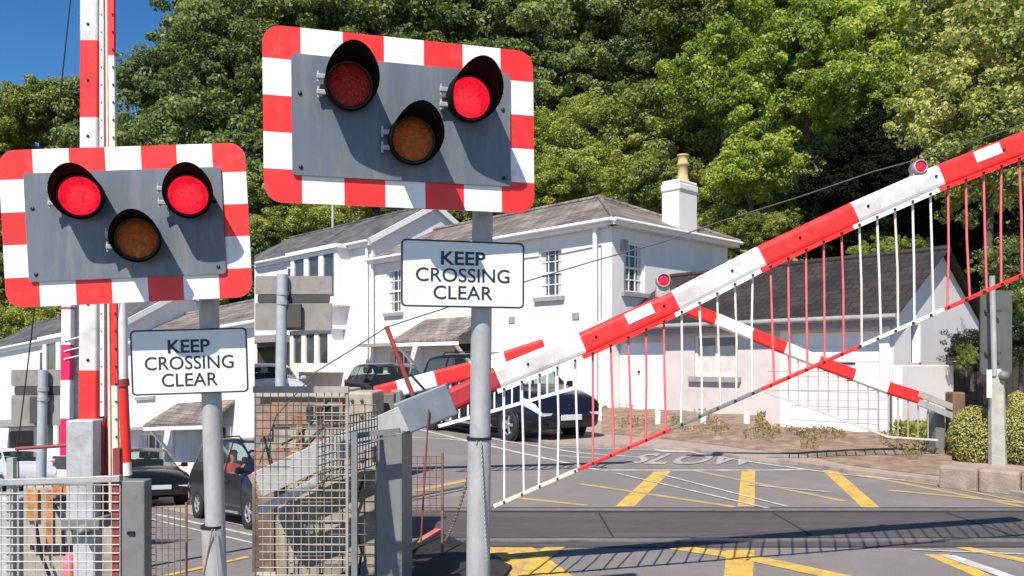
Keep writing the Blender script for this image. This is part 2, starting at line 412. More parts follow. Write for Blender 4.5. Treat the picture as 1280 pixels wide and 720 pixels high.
# pavement and soil bank beyond the road
edge = [(520, 523), (600, 541), (700, 557), (790, 560), (870, 565), (940, 576), (1000, 581), (1060, 591), (1130, 599), (1200, 607), (1280, 621), (1400, 650)]
edgeW = [G(x, y) for x, y in edge]
back = [Vector((-7, 33, 0)), Vector((0, 24, 0)), Vector((3, 23, 0)), Vector((8, 24, 0)), Vector((12, 24, 0)), Vector((40, 24, 0)), Vector((40, 8, 0))]
mb = MB(); zt = .055
top = edgeW+[Vector((40, 7.5, 0)), Vector((40, 40, 0)), Vector((-8.8, 40, 0)), Vector((-6.0, 26, 0))]
mb.poly([p+Vector((0,0,zt)) for p in top])
struct('pavement', mb, PAVE)
mb = MB()
for a, b in zip(edgeW[:-1], edgeW[1:]):
    mb.bar(a+Vector((0,0,.02)), b+Vector((0,0,.02)), .12, .085, bev=.012)
struct('kerb', mb, mat('dusty_kerb_stone', (.33, .275, .235), .9, .15, 5, bump=.3, dirt=(.2, .16, .13), dirt_amt=.4, dirt_scale=2))
# soil bank in front of the houses
mb = MB(); N = 60; vs = []; fs = []
lowp = [(752, 545), (820, 551), (880, 558), (940, 566), (1000, 572), (1060, 586), (1120, 594), (1190, 602)]
upp = [(752, 527), (820, 530), (880, 533), (940, 537), (985, 543), (1050, 551), (1110, 553), (1190, 556)]
def lerp_px(pl, t):
    k = t*(len(pl)-1); i = min(int(k), len(pl)-2); f = k-i
    return (pl[i][0]*(1-f)+pl[i+1][0]*f, pl[i][1]*(1-f)+pl[i+1][1]*f)
for i in range(N+1):
    t = i/N; A = G(*lerp_px(lowp, t)); B = G(*lerp_px(upp, t)); B = B+(B-A)*.25
    for j in range(9):
        s = j/8; p = A.lerp(B, s)
        h = .06+(.34 if t < .48 else .12)*min(1, s*1.7)**.8*(1-.0*t)
        h += .06*noise.noise(p*2.2)*(0.2+s) if j else 0
        vs.append((p.x, p.y, h))
for i in range(N):
    for j in range(8):
        k = i*9+j; fs.append((k, k+9, k+10, k+1))
mb.add(vs, fs, 0, True)
struct('soil_bank', mb, SOIL)

# crossing deck and rails
mb = MB()
mb.quad((-1.55, 6.75, .008), (40, 6.75, .008), (40, 8.62, .008), (-1.75, 8.62, .008))
struct('crossing_deck', mb, CROSSDECK)
mb = MB()
for Y in (6.98, 8.42):
    mb.box((-1.5, Y-.035, .0), (40, Y+.035, .022)); 
struct('railway_track', mb, TRACK)
mb = MB()
for Y in (7.06, 8.34): mb.box((-1.5, Y-.02, .0), (40, Y+.03, .013))
for X in (.9, 2.7, 4.5, 6.3, 8.1, 9.9): mb.box((X-.008, 7.12, .0), (X+.008, 8.28, .012))
struct('track_groove', mb, RUBBER)

# painted markings
ym = MB(); yf = MB(); wm = MB()
gpoly(ym, [(818,589),(839,589),(793,633),(769,633)], .005)
gpoly(ym, [(927,589),(944,589),(943,633),(922,633)], .005)
gpoly(ym, [(1028,588),(1046,588),(1104,638),(1081,638)], .005)
gpoly(ym, [(611,674),(660,680),(718,722),(640,722)], .0065)
gpoly(ym, [(908,688),(943,688),(941,722),(905,722)], .0065)
gpoly(ym, [(1155,693),(1186,693),(1243,722),(1222,722)], .0065)
gpoly(ym, [(560,640),(600,636),(598,658),(540,662)], .005)
gline(yf, [(725,605),(919,634)], .10, .0085)
gline(yf, [(866,588),(1057,627)], .09, .0085)
gline(yf, [(1050,589),(1280,634)], .10, .0085)
gline(yf, [(1110,613),(1290,630)], .12, .0115)
gline(yf, [(640,622),(735,632)], .10, .0085)
gline(yf, [(500,618),(585,600)], .14, .0085)
gline(yf, [(690,690),(640,716)], .12, .0105)
gline(yf, [(1060,592),(1130,601),(1200,612),(1282,629)], .07, .0145)
gline(ym, [(842,684),(940,698),(1060,724)], .19, .0105)
gline(ym, [(700,680),(655,712)], .16, .0125)
gline(ym, [(575,668),(690,726)], .10, .0135)
gline(ym, [(1200,684),(1330,712)], .13, .0105)
struct('yellow_box_marking', ym, YEL); struct('faded_yellow_marking', yf, YELFADE)
gline(wm, [(745,588),(860,588),(960,588),(1010,587)], .10, .0125)
gline(wm, [(520,536),(640,564),(700,577),(750,588)], .10, .0125)
gline(wm, [(500,546),(560,549),(620,556)], .09, .0145)
gline(wm, [(610,548),(720,566),(800,572)], .09, .0165)
gline(wm, [(700,560),(780,562),(860,565),(940,578),(1050,593),(1130,601)], .08, .0185)
gline(wm, [(700,570),(760,574)], .09, .0195)
gline(wm, [(770,592),(960,636)], .05, .0205)
gline(wm, [(820,592),(985,634)], .05, .0205)
gline(wm, [(930,606),(1040,616)], .05, .0225)
gline(wm, [(1185,695),(1262,722)], .12, .0145)
gline(wm, [(1140,688),(1290,694)], .03, .0205)
# SLOW on the far lane
vs, fs = text_mesh('SLOW', 1.0, .02)
c = G(868, 575); ux = Vector((1, -.10, 0)).normalized(); uy = Vector((.45, 1, 0)).normalized()
wt_ = MB()
wt_.add([c+ux*(v.x*.72)+uy*(v.y*2.1)+Vector((0,0,.0095+v.z*.3)) for v in vs], fs)
gpoly(wm, [(812,561),(862,562),(872,566),(826,565)], .0215)
struct('white_line_marking', wm, WLINE)
struct('road_lettering', wt_, mat('worn_white_road_paint', (.42, .395, .38), .8, .1, 8, dirt=(.22, .20, .19), dirt_amt=.5, dirt_scale=4))
wl = MB()
gline(wl, [(178,638),(320,668)], .10, -.02, True)
gline(wl, [(178,645),(320,678)], .07, -.02, True)
struct('lower_white_line_marking', wl, WLINE)
yl = MB()
gline(yl, [(196,720),(310,694)], .11, -.02, True)
struct('lower_yellow_marking', yl, YEL)
mb = MB()
gpoly(mb, [(60,606),(190,632),(330,662),(340,640),(230,612),(60,592)], -.018, True)
struct('lower_pavement', mb, PAVE)
# angled rubber threadle mat by the near barrier foot
mb = MB()
A = [G(470,716), G(548,668), G(640,712), G(600,760), G(520,760)]
mb.prism([p+Vector((0,0,.012)) for p in A], (0,0,.02))
solo('rubber_mat', mb, RUBBER, 'black rubber mat on the road at the foot of the signal post', 'mat')
mb = MB()
a, b = G(468,720), G(548,670)
for i in range(4):
    mb.bar(a.lerp(b, i/4)+Vector((0,0,.05)), a.lerp(b, (i+1)/4)+Vector((0,0,.05)), .06, .035, mi=i % 2, bev=.004)
solo('edge_bar', mb, [YELFADE, PINK], 'low faded red and yellow edge bar lying beside the rubber mat', 'bar')

# ------------------------------------------------------------------ houses
C0 = Vector((2.625, 21.0, 0)); D = Vector((-.687, .727, 0)).normalized(); NB = Vector((D.y, -D.x, 0))   # NB points back into the house
OUT = -NB
def fs_(px):
    q = (px-640)/FL
    return (q*C0.y-C0.x)/(D.x-q*D.y)
def FP(s, z, out=0.0): return C0+D*s+OUT*out+Vector((0,0,z))
def fz(px, py):
    Y = (C0+D*fs_(px)).y
    return H-(py-HZ)*Y/FL
def shell_wall(mb, FPf, s0, s1, z0, z1, holes, reveal=.14, mi=0):
    """facade with real openings and their reveals"""
    ss = sorted({s0, s1, *[h[0] for h in holes], *[h[1] for h in holes]})
    zs = sorted({z0, z1, *[h[2] for h in holes], *[h[3] for h in holes]})
    ss = [s for s in ss if s0-1e-6 <= s <= s1+1e-6]; zs = [z for z in zs if z0-1e-6 <= z <= z1+1e-6]
    for i in range(len(ss)-1):
        for j in range(len(zs)-1):
            cs, cz = (ss[i]+ss[i+1])/2, (zs[j]+zs[j+1])/2
            if any(h[0] < cs < h[1] and h[2] < cz < h[3] for h in holes): continue
            mb.quad(FPf(ss[i], zs[j], 0), FPf(ss[i+1], zs[j], 0), FPf(ss[i+1], zs[j+1], 0), FPf(ss[i], zs[j+1], 0), mi)
    for a, b, c, d in holes:
        r = -reveal
        mb.quad(FPf(a,c,0), FPf(a,d,0), FPf(a,d,r), FPf(a,c,r), mi); mb.quad(FPf(b,c,0), FPf(b,d,0), FPf(b,d,r), FPf(b,c,r), mi)
        mb.quad(FPf(a,c,0), FPf(b,c,0), FPf(b,c,r), FPf(a,c,r), mi); mb.quad(FPf(a,d,0), FPf(b,d,0), FPf(b,d,r), FPf(a,d,r), mi)
def fbox(mb, FPf, s0, s1, z0, z1, o0, o1, mi=0):
    p = [FPf(s, z, o) for z in (z0, z1) for s, o in ((s0,o0),(s1,o0),(s1,o1),(s0,o1))]
    mb.add(p, [(0,1,2,3),(4,5,6,7),(0,1,5,4),(1,2,6,5),(2,3,7,6),(3,0,4,7)], mi)
def sash(FPf, h, nx, ny, root, depth=.12, bars=True, curtain=True, xf=None, sill=True, ft=.055):
    a, b, c, d = h
    m = MB()
    fbox(m, FPf, a, a+ft, c, d, -depth, -depth+.07); fbox(m, FPf, b-ft, b, c, d, -depth, -depth+.07)
    fbox(m, FPf, a+ft, b-ft, c, c+ft, -depth, -depth+.069); fbox(m, FPf, a+ft, b-ft, d-ft, d, -depth, -depth+.069)
    mid = (c+d)/2
    if bars:
        fbox(m, FPf, a+ft, b-ft, mid-.03, mid+.03, -depth, -depth+.06)
        for i in range(1, nx):
            s = a+ft+(b-a-2*ft)*i/nx
            fbox(m, FPf, s-.014, s+.014, c+ft, d-ft, -depth, -depth+.04)
        for (lo, hi) in ((c+ft, mid-.03), (mid+.03, d-ft)):
            for j in range(1, ny):
                z = lo+(hi-lo)*j/ny
                fbox(m, FPf, a+ft, b-ft, z-.014, z+.014, -depth+.001, -depth+.038)
    else:
        for i in range(1, nx):
            s = a+ft+(b-a-2*ft)*i/nx
            fbox(m, FPf, s-.03, s+.03, c+ft, d-ft, -depth, -depth+.06)
    w = hpart('window', m, TRIM, root, xf)
    g = MB(); g.quad(FPf(a,c,-depth+.012), FPf(b,c,-depth+.012), FPf(b,d,-depth+.012), FPf(a,d,-depth+.012))
    hpart('pane', g, WINGLASS, w, xf)
    if curtain:
        wd = (b-a)*.24
        for c0, c1 in ((a+ft, a+wd), (b-wd, b-ft)):
            k = MB(); fbox(k, FPf, c0, c1, c+ft, d-ft, -depth+.013, -depth+.017)
            hpart('curtain', k, CURTAIN, w, xf)
    if sill:
        k = MB(); fbox(k, FPf, a-.12, b+.12, c-.12, c, -.1, .10); hpart('sill', k, PALEGREY, w, xf)
    return w
SEAM_KEEP = None   # +1 keeps what stands right of the ray px 320, -1 what stands left
def hpart(name, mb, mats, parent, xf=None):
    m2 = MB(); m2.f = mb.f; m2.m = mb.m; m2.smooth = mb.smooth
    m2.v = [tuple(xf(Vector(v))) if xf else v for v in mb.v]
    if SEAM_KEEP:
        bm = bmesh.new()
        vv = [bm.verts.new(v) for v in m2.v]
        for f, mi in zip(m2.f, m2.m):
            try:
                fc = bm.faces.new([vv[i] for i in f]); fc.material_index = mi
            except ValueError: pass
        n = Vector((1, .322, 0)).normalized()*SEAM_KEEP
        bmesh.ops.bisect_plane(bm, geom=list(bm.verts)+list(bm.edges)+list(bm.faces), plane_co=(0,0,0), plane_no=n, clear_inner=True)
        bm.verts.index_update()
        m2 = MB(); m2.add([v.co.copy() for v in bm.verts], [[v.index for v in f.verts] for f in bm.faces])
        m2.m = [f.material_index for f in bm.faces]
        bm.free()
        if not m2.f: return None
    return part(name, m2, mats, parent)
ROOFA = roofmat('weathered_roof_slate', (.20, .175, .165), D, .26, .33)
ROOFB = roofmat('dark_roof_slate', (.105, .105, .115), D, .26, .33)
S1 = 11.2; S2 = 20.75; DEP = 5.6; EA = 5.37; EB = 6.12
def side_FP(s, z, out=0.0): return C0+NB*s+(-D)*out+Vector((0,0,z))
def side_s(px):
    q = (px-640)/FL
    return (q*C0.y-C0.x)/(NB.x-q*NB.y)
def side_z(px, py):
    return H-(py-HZ)*(C0+NB*side_s(px)).y/FL
def house_front(root, s_lo, xf, right):
    """cottage with a hipped roof, porch and sash windows (s from s_lo to S1)"""
    w = MB()
    hw1 = (fs_(702), fs_(673), fz(688, 371), fz(688, 311))
    hw2 = (fs_(502), fs_(483.5), fz(492, 391), fz(492, 337))
    hw3 = (fs_(513), fs_(484), .9, 2.05)
    hd = (fs_(592), fs_(566), .1, 2.2)
    holes = [h for h in ((hw1, hw2, hw3, hd) if right else (hw2, hw3, hd))]
    shell_wall(w, FP, s_lo, S1, -.6, EA, holes)
    if right:
        sh = (side_s(780), side_s(806), side_z(793, 366), side_z(793, 304))
        shell_wall(w, side_FP, 0, DEP, -.6, EA, [sh])
        w.quad(FP(0,-.6,-DEP), FP(S1,-.6,-DEP), FP(S1,EA,-DEP), FP(0,EA,-DEP))
    hpart('wall', w, RENDER, root, xf)
    for h in holes[:-2]: sash(FP, h, 3, 2, root, xf=xf)
    sash(FP, hw3, 3, 1, root, bars=False, xf=xf)
    if right: sash(side_FP, sh, 3, 2, root, xf=xf)
    dm = MB(); fbox(dm, FP, hd[0], hd[1], hd[2], hd[3], -.139, -.10); hpart('door', dm, DARKTRIM, root, xf)
    # roof
    r = MB(); ov = .28; rz = 6.74; th = .07
    el = EA-.05
    if right:
        e = [FP(-ov, el, ov), FP(S1, el, ov), FP(S1, el, -DEP-ov), FP(-ov, el, -DEP-ov)]
        a0, a1 = FP(DEP/2, rz, -DEP/2), FP(S1, rz, -DEP/2)
        r.add(e+[a0, a1], [(0,1,5,4), (0,4,3), (3,4,5,2)])
        # hip and ridge tiles
        for p, q in ((e[0], a0), (e[3], a0), (a0, a1)): r.tube([p+Vector((0,0,.02)), q+Vector((0,0,.02))], .075, 8)
    else:
        e = [FP(s_lo, el, ov), FP(S1, el, ov), FP(S1, rz, -DEP/2), FP(s_lo, rz, -DEP/2)]
        r.add(e, [(0,1,2,3)])
        r.tube([e[3], e[2]], .075, 8)
    rf = hpart('roof', r, ROOFA, root, xf)
    # soffit, fascia, gutter
    g = MB()
    a = -ov if right else s_lo
    fbox(g, FP, a, S1, el-.16, el-.01, .02, ov-.02)
    g.tube([FP(a, el-.03, ov+.05), FP(S1, el-.03, ov+.05)], .055, 8)
    if right:
        fbox(g, side_FP, -ov+.02, DEP+ov, el-.16, el-.01, .02, ov-.02)
        g.tube([side_FP(-ov, el-.03, ov+.05), side_FP(DEP+ov, el-.03, ov+.05)], .055, 8)
    hpart('gutter', g, TRIM, root, xf)
    m = MB()
    if right:
        s = fs_(748); m.tube([FP(s, el-.1, .14), FP(s, .1, .14)], .065, 8)
    s = S1-.15; m.tube([FP(s, el-.1, .12), FP(s, .1, .12)], .055, 8)
    hpart('downpipe', m, TRIM, root, xf)
    # vents and a cable on the wall
    for px, py in ((640, 400), (720, 395)):
        if not right: continue
        s = fs_(px); m = MB(); fbox(m, FP, s-.12, s+.12, fz(px, py)-.09, fz(px, py)+.09, .002, .03); hpart('wall_vent', m, PALEGREY, root, xf)
    if right:
        m = MB(); m.tube([FP(fs_(752), 4.7, .02), FP(fs_(700), 4.62, .02), FP(fs_(660), 4.64, .02), FP(fs_(610), 4.6, .02)], .012, 5); m.tube([FP(fs_(752), 4.7, .021), FP(fs_(752), 2.4, .021)], .012, 5); hpart('wall_cable', m, GREYCAB, root, xf)
        s = side_s(770.5); m = MB(); fbox(m, side_FP, .35, .55, 4.55, 4.85, .002, .10); hpart('alarm_box', m, PALEGREY, root, xf)
    # bay canopy
    m = MB(); fbox(m, FP, fs_(516), fs_(466), 2.16, 2.27, .002, .62); hpart('canopy', m, PALEGREY, root, xf)
    # porch: lean-to tiled roof on brackets
    m = MB(); p0, p1 = fs_(600), fs_(524)
    zb = 2.32; zt_ = 3.05; o = 1.05
    A = [FP(p0-.15, zb, o), FP(p1+.15, zb, o), FP(p1-.35, zt_, .003), FP(p0-.15, zt_, .003)]
    m.add(A+[v-Vector((0,0,.08)) for v in A], [(0,1,2,3), (4,5,6,7), (1,2,6,5), (0,3,7,4), (0,1,5,4)])
    pr = hpart('porch_roof', m, ROOFA, root, xf)
    m = MB(); fbox(m, FP, p0-.15, p1+.15, zb-.2, zb-.085, o-.07, o-.005)
    for s in (p0+.05, p1-.15):
        m.bar(FP(s, zb-.2, o-.12), FP(s, 1.3, .06), .09, .09)
        fbox(m, FP, s-.05, s+.05, 1.2, zb-.1, .003, .09)
    if pr: hpart('porch_frame', m, TRIM, pr, xf)
    if right:
        # chimney with a buff pot
        m = MB(); c = side_FP(side_s(862), 0, -.35)
        M = frame(c, NB, (0,0,1))
        def cb(hs, ho, z0, z1, bev): 
            m.box((-hs, z0, -ho), (hs, z1, ho), M, 0, bev)
        zt2 = H+(HZ-228)*c.y/FL
        cb(.46, .30, 5.0, zt2-.32, .01); cb(.50, .34, zt2-.33, zt2-.1, .05); cb(.47, .31, zt2-.11, zt2, .04)
        ch = hpart('chimney', m, RENDER, rf if rf else root, xf)
    return root
def pot_mesh():
    m = MB(); c = side_FP(side_s(866), 0, -.35); z0 = H+(HZ-229)*c.y/FL
    M = Matrix.Translation((c.x, c.y, z0))
    m.lathe([(.19, 0), (.20, .08), (.16, .12), (.145, .5), (.18, .52), (.18, .58), (.15, .6), (.14, .78), (.17, .80), (.17, .84), (.10, .84), (.10, .5)], M, 16)
    return m
def terrace(root, xf, right, s_end):
    """taller slate-roofed terrace house with bay windows (S1 to s_end)"""
    w = MB(); up = (fs_(436), fs_(380), fz(408, 374), fz(408, 322)); lo = (fs_(428), fs_(379), fz(405, 454), fz(405, 418))
    shell_wall(w, FP, S1, s_end, -.8, EB, [])
    w.quad(FP(S1, EA-.5, 0), FP(S1, EA-.5, -DEP), FP(S1, EB, -DEP), FP(S1, EB, 0))
    rz = 7.75
    w.add([FP(S1, EB, 0), FP(S1, EB, -DEP), FP(S1, rz, -DEP/2)], [(0,1,2)])
    hpart('wall', w, RENDER, root, xf)
    r = MB(); ov = .22
    a, b, c, d = FP(S1-.12, EB-.06, ov), FP(s_end, EB-.06, ov), FP(s_end, rz, -DEP/2), FP(S1-.12, rz, -DEP/2)
    e, f = FP(s_end, EB-.06, -DEP-ov), FP(S1-.12, EB-.06, -DEP-ov)
    r.add([a,b,c,d,e,f], [(0,1,2,3), (3,2,4,5)])
    r.tube([c, d], .08, 8)
    hpart('roof', r, ROOFB, root, xf)
    v = MB()
    v.bar(a+Vector((0,0,-.06)), d+Vector((0,0,-.06)), .10, .2, bev=.0); v.bar(d+Vector((0,0,-.06)), f+Vector((0,0,-.06)), .10, .2)
    hpart('verge', v, TRIM, root, xf)
    g = MB(); fbox(g, FP, S1, s_end, EB-.25, EB-.07, .01, ov-.02); g.tube([FP(S1, EB-.1, ov+.05), FP(s_end, EB-.1, ov+.05)], .055, 8)
    hpart('gutter', g, TRIM, root, xf)
    m = MB(); m.tube([FP(S1+.25, EB-.2, .1), FP(S1+.25, 0, .1)], .055, 8); hpart('downpipe', m, TRIM, root, xf)
    # two storey bay
    for h, n in ((up, 3), (lo, 3)):
        m = MB(); a, b, c, d = h; o = .55
        def BF(s, z, out=0.0): return FP(s, z, out+o)
        gap = (b-a)/n; hs = [(a+gap*i+.16, a+gap*(i+1)-.16, c, d) for i in range(n)]
        shell_wall(m, BF, a-.1, b+.1, c-.35, d+.15, hs, .08)
        for s in (a-.1, b+.1): m.quad(FP(s, c-.35, 0), FP(s, c-.35, o), FP(s, d+.15, o), FP(s, d+.15, 0))
        m.quad(FP(a-.1, c-.35, 0), FP(b+.1, c-.35, 0), FP(b+.1, c-.35, o), FP(a-.1, c-.35, o))
        bw = hpart('bay', m, TRIM, root, xf)
        if bw is None: continue
        for hh in hs:
            g = MB(); g.quad(BF(hh[0],hh[2],-.07), BF(hh[1],hh[2],-.07), BF(hh[1],hh[3],-.07), BF(hh[0],hh[3],-.07)); hpart('pane', g, WINGLASS, bw, xf)
        g = MB(); fbox(g, FP, a-.25, b+.25, d+.151, d+.30, .0, o+.15); hpart('bay_roof', g, TRIM, bw, xf)
    # flat roofed entrance at the far end
    m = MB(); s0, s1 = fs_(372), fs_(322)
    fbox(m, FP, s0, s1, 2.45, 2.75, .0, 1.0); hpart('porch_roof', m, PALEGREY, root, xf)
    if right or True:
        h = (fs_(352), fs_(322), .9, 2.3)
        m = MB(); m.quad(FP(h[0],h[2],.012), FP(h[1],h[2],.012), FP(h[1],h[3],.012), FP(h[0],h[3],.012)); 
        pw = hpart('pane', m, WINGLASS, root, xf)
    # an upper window left of the bay
    h = (fs_(371), fs_(360), fz(365, 370), fz(365, 333))
    m = MB(); fbox(m, FP, h[0], h[1], h[2], h[3], .002, .05); ww = hpart('window', m, TRIM, root, xf)
    if ww:
        m = MB(); m.quad(FP(h[0]+.08,h[2]+.08,.055), FP(h[1]-.08,h[2]+.08,.055), FP(h[1]-.08,h[3]-.08,.055), FP(h[0]+.08,h[3]-.08,.055)); hpart('pane', m, WINGLASS, ww, xf)
    return root

rh = thing('cottage', 'white two storey cottage with hipped slate roof and a white chimney', 'house', tuple(C0))
house_front(rh, 0, None, True)
mp = pot_mesh(); part('chimney_pot', mp, BUFF, rh)
SEAM_KEEP = 1
rt = thing('terraced_house', 'white terraced house with bay windows behind the black hatchback on the crossing side', 'house', tuple(C0+D*S1))
terrace(rt, None, True, S2+2)
m = MB(); c = FP(fs_(455)+1.2, 0, -1.9); part('vent_pipe', m.tube([P(416, 285, 33.5), P(416, 256, 33.5)], .06, 8), GALV, rt)
def shear(v): return Vector((v.x-.31*v.y, v.y, v.z-SLOPE*v.y))
SEAM_KEEP = -1
lh = thing('cottage', 'white cottage with tiled porch behind the dark van on the lower road', 'house', tuple(shear(C0+D*9)))
house_front(lh, fs_(640), shear, False)
m = MB()
p = [shear(FP(fs_(628), -.6, 0)), shear(FP(fs_(628), EA, 0))]
q1 = Vector((-.3225*25.2, 25.2, 0)); q2 = Vector((-.3225*31, 31, 0))
m.quad(Vector((q1.x, q1.y, -3.4)), Vector((q2.x, q2.y, -3.9)), Vector((q2.x, q2.y, 2.2)), Vector((q1.x, q1.y, 2.6)))
SEAM_KEEP = None
hpart('party_wall', m, RENDER, lh)
lt = thing('terraced_house', 'white terraced house with dark slate roof at the left edge above the silver car', 'house', tuple(shear(C0+D*S1)))
terrace(lt, shear, False, S2+3)

# bungalow with the white garage door
BF0 = Vector((7.54, 15.8, 0)); BD = Vector((-.66, .75, 0)).normalized(); BN = Vector((BD.y, -BD.x, 0)); BE = 2.55; BW = 4.6; BL = 7.2
def bfp(s, z, out=0.0): return BF0+BD*s-BN*out+Vector((0,0,z))
def bgp(s, z, out=0.0): return BF0+BN*s-BD*out+Vector((0,0,z))
def bs(px, o=BF0, d=BD):
    q = (px-640)/FL; return (q*o.y-o.x)/(d.x-q*d.y)
def bz(px, py, o=BF0, d=BD): return H-(py-HZ)*(o+d*bs(px, o, d)).y/FL
BUNGWALL = mat('pinkish_white_render', (.60, .545, .53), .85, .04, 1.2, bump=.12, bscale=60, dirt=(.48, .43, .41), dirt_amt=.3, dirt_scale=.8)
bg = thing('bungalow', 'low white garage building with a dark roof and pale grey gable', 'house', tuple(BF0))
gar = (bs(1104), bs(984), 0.02, 2.22); win = (bs(921), bs(868), bz(895, 471), bz(895, 419)); dor = (bs(832), bs(773), .3, bz(802, 428))
m = MB(); shell_wall(m, bfp, 0, BL, -.3, BE, [gar, win, dor], .12); part('wall', m, BUNGWALL, bg)
m = MB()
hg = [(bs(1139, BF0, BN), bs(1150, BF0, BN), bz(1145, 453, BF0, BN), bz(1145, 406, BF0, BN)), (bs(1193, BF0, BN), bs(1201, BF0, BN), bz(1197, 442, BF0, BN), bz(1197, 417, BF0, BN))]
shell_wall(m, bgp, 0, BW, -.3, BE, hg, .16)
rzB = 4.0
m.add([bgp(0, BE), bgp(BW, BE), bgp(BW/2, rzB)], [(0,1,2)])
part('gable_wall', m, RENDERGREY, bg, 'pale grey rendered gable')
for h in hg:
    m = MB(); m.quad(bgp(h[0],h[2],-.14), bgp(h[1],h[2],-.14), bgp(h[1],h[3],-.14), bgp(h[0],h[3],-.14)); w = part('window', m, WINGLASS, bg)
    k = MB(); fbox(k, bgp, h[1]-.07, h[1], h[2], h[3], -.13, .03); part('frame', k, TRIM, w)
m = MB()
a, b = bfp(-.2, BE-.08, .3), bfp(BL, BE-.08, .3); c, d = bfp(BL, rzB+.03, -BW/2), bfp(-.2, rzB+.03, -BW/2); e, f = bfp(BL, BE-.08, -BW-.3), bfp(-.2, BE-.08, -BW-.3)
m.add([a,b,c,d,e,f], [(0,1,2,3), (3,2,4,5)]); m.tube([c, d], .08, 8)
part('roof', m, roofmat('brown_black_slate', (.030, .024, .024), BD, .26, .33), bg)
m = MB(); m.tube([bfp(-.2, BE-.08, .36), bfp(BL, BE-.08, .36)], .06, 8); fbox(m, bfp, -.1, BL, BE-.26, BE-.10, .004, .26); part('gutter', m, PALEGREY, bg)
m = MB(); ns = 7
for i in range(ns):
    z0 = gar[2]+(gar[3]-gar[2])*i/ns; z1 = gar[2]+(gar[3]-gar[2])*(i+1)/ns
    fbox(m, bfp, gar[0]+.03, gar[1]-.03, z0+.008, z1-.008, -.1, -.055)
fbox(m, bfp, gar[0], gar[1], gar[2], gar[3], -.119, -.08)
gd = part('garage_door', m, TRIM, bg)
k = MB(); fbox(k, bfp, (gar[0]+gar[1])/2-.45, (gar[0]+gar[1])/2+.3, 1.55, 1.58, -.055, -.03); part('handle', k, BLACK, gd)
for x0_, x1_ in ((gar[0]-.14, gar[0]+.05), (gar[1]-.05, gar[1]+.14)):
    m = MB(); fbox(m, bfp, x0_, x1_, 0, gar[3]+.1, -.02, .06); part('garage_frame', m, TRIM, bg)
sash(bfp, win, 2, 1, bg, bars=False, curtain=False)
m = MB(); fbox(m, bfp, win[0]+.06, win[1]-.06, win[2]+.06, win[3]-.25, -.106, -.102); part('blind', m, mat('roller_blind', (.62, .56, .52), .8), bg)
m = MB(); fbox(m, bfp, dor[0], dor[1], dor[2], dor[3], -.119, -.07)
mid = (dor[0]+dor[1])/2; fbox(m, bfp, mid-.012, mid+.012, dor[2], dor[3], -.07, -.064)
dd = part('door', m, TRIM, bg); k = MB(); k.tube([bfp(mid+.12, 1.35, -.07), bfp(mid+.12, 1.35, -.02)], .03, 8); part('handle', k, BLACK, dd)

# white garden wall right of the gable, dark fence behind
m = MB(); a, b = P(1121, 530, 15.3), P(1186, 524, 16.6); a.z = 0; b.z = 0
m.bar(a+Vector((0,0,.78)), b+Vector((0,0,.78)), .2, 1.5, bev=.02)
solo('garden_wall', m, RENDER, 'white rendered garden wall under the grey gable', 'wall')
fen = thing('timber_fence', 'dark stained timber fence behind the round bushes', 'fence', (10.4, 17.5, 0))
for i in range(3):
    k = MB(); k.box((9.4+i*1.6-.05, 17.15, 0), (9.4+i*1.6+.05, 17.25, 1.75)); part('fence_post', k, BARK, fen)
k = MB()
for i in range(32):
    x = 9.4+i*.13; k.box((x, 17.08, .05), (x+.12, 17.11+.01*(i % 2), 1.6+.03*math.sin(i*5)))
part('boarding', k, mat('dark_boards', (.035, .028, .024), .85, .3, 6), fen)

# small white bollards on the bank
for i, (px, y0, y1, h, lab) in enumerate(((822, 512, 541, 0, 'short white wooden post in front of the double door'), (879, 516, 541, 0, 'short white wooden post below the bungalow window'), (933, 514, 544, 0, 'short white wooden post between the window and the garage door'))):
    Y = 17.6-.5*i; top_ = P(px, y0, Y); bot = P(px, y1+4, Y)
    m = MB(); m.box((-.055, -.055, 0), (.055, .055, top_.z-bot.z-.03), Matrix.Translation(bot), 0, .012)
    m.add([bot+Vector(v) for v in ((-.05,-.05,top_.z-bot.z-.03),(.05,-.05,top_.z-bot.z-.03),(.05,.05,top_.z-bot.z-.03),(-.05,.05,top_.z-bot.z-.03),(0,0,top_.z-bot.z+.01))], [(0,1,4),(1,2,4),(2,3,4),(3,0,4)])
    solo('bollard', m, TRIM, lab, 'post', 'short white posts on the bank')

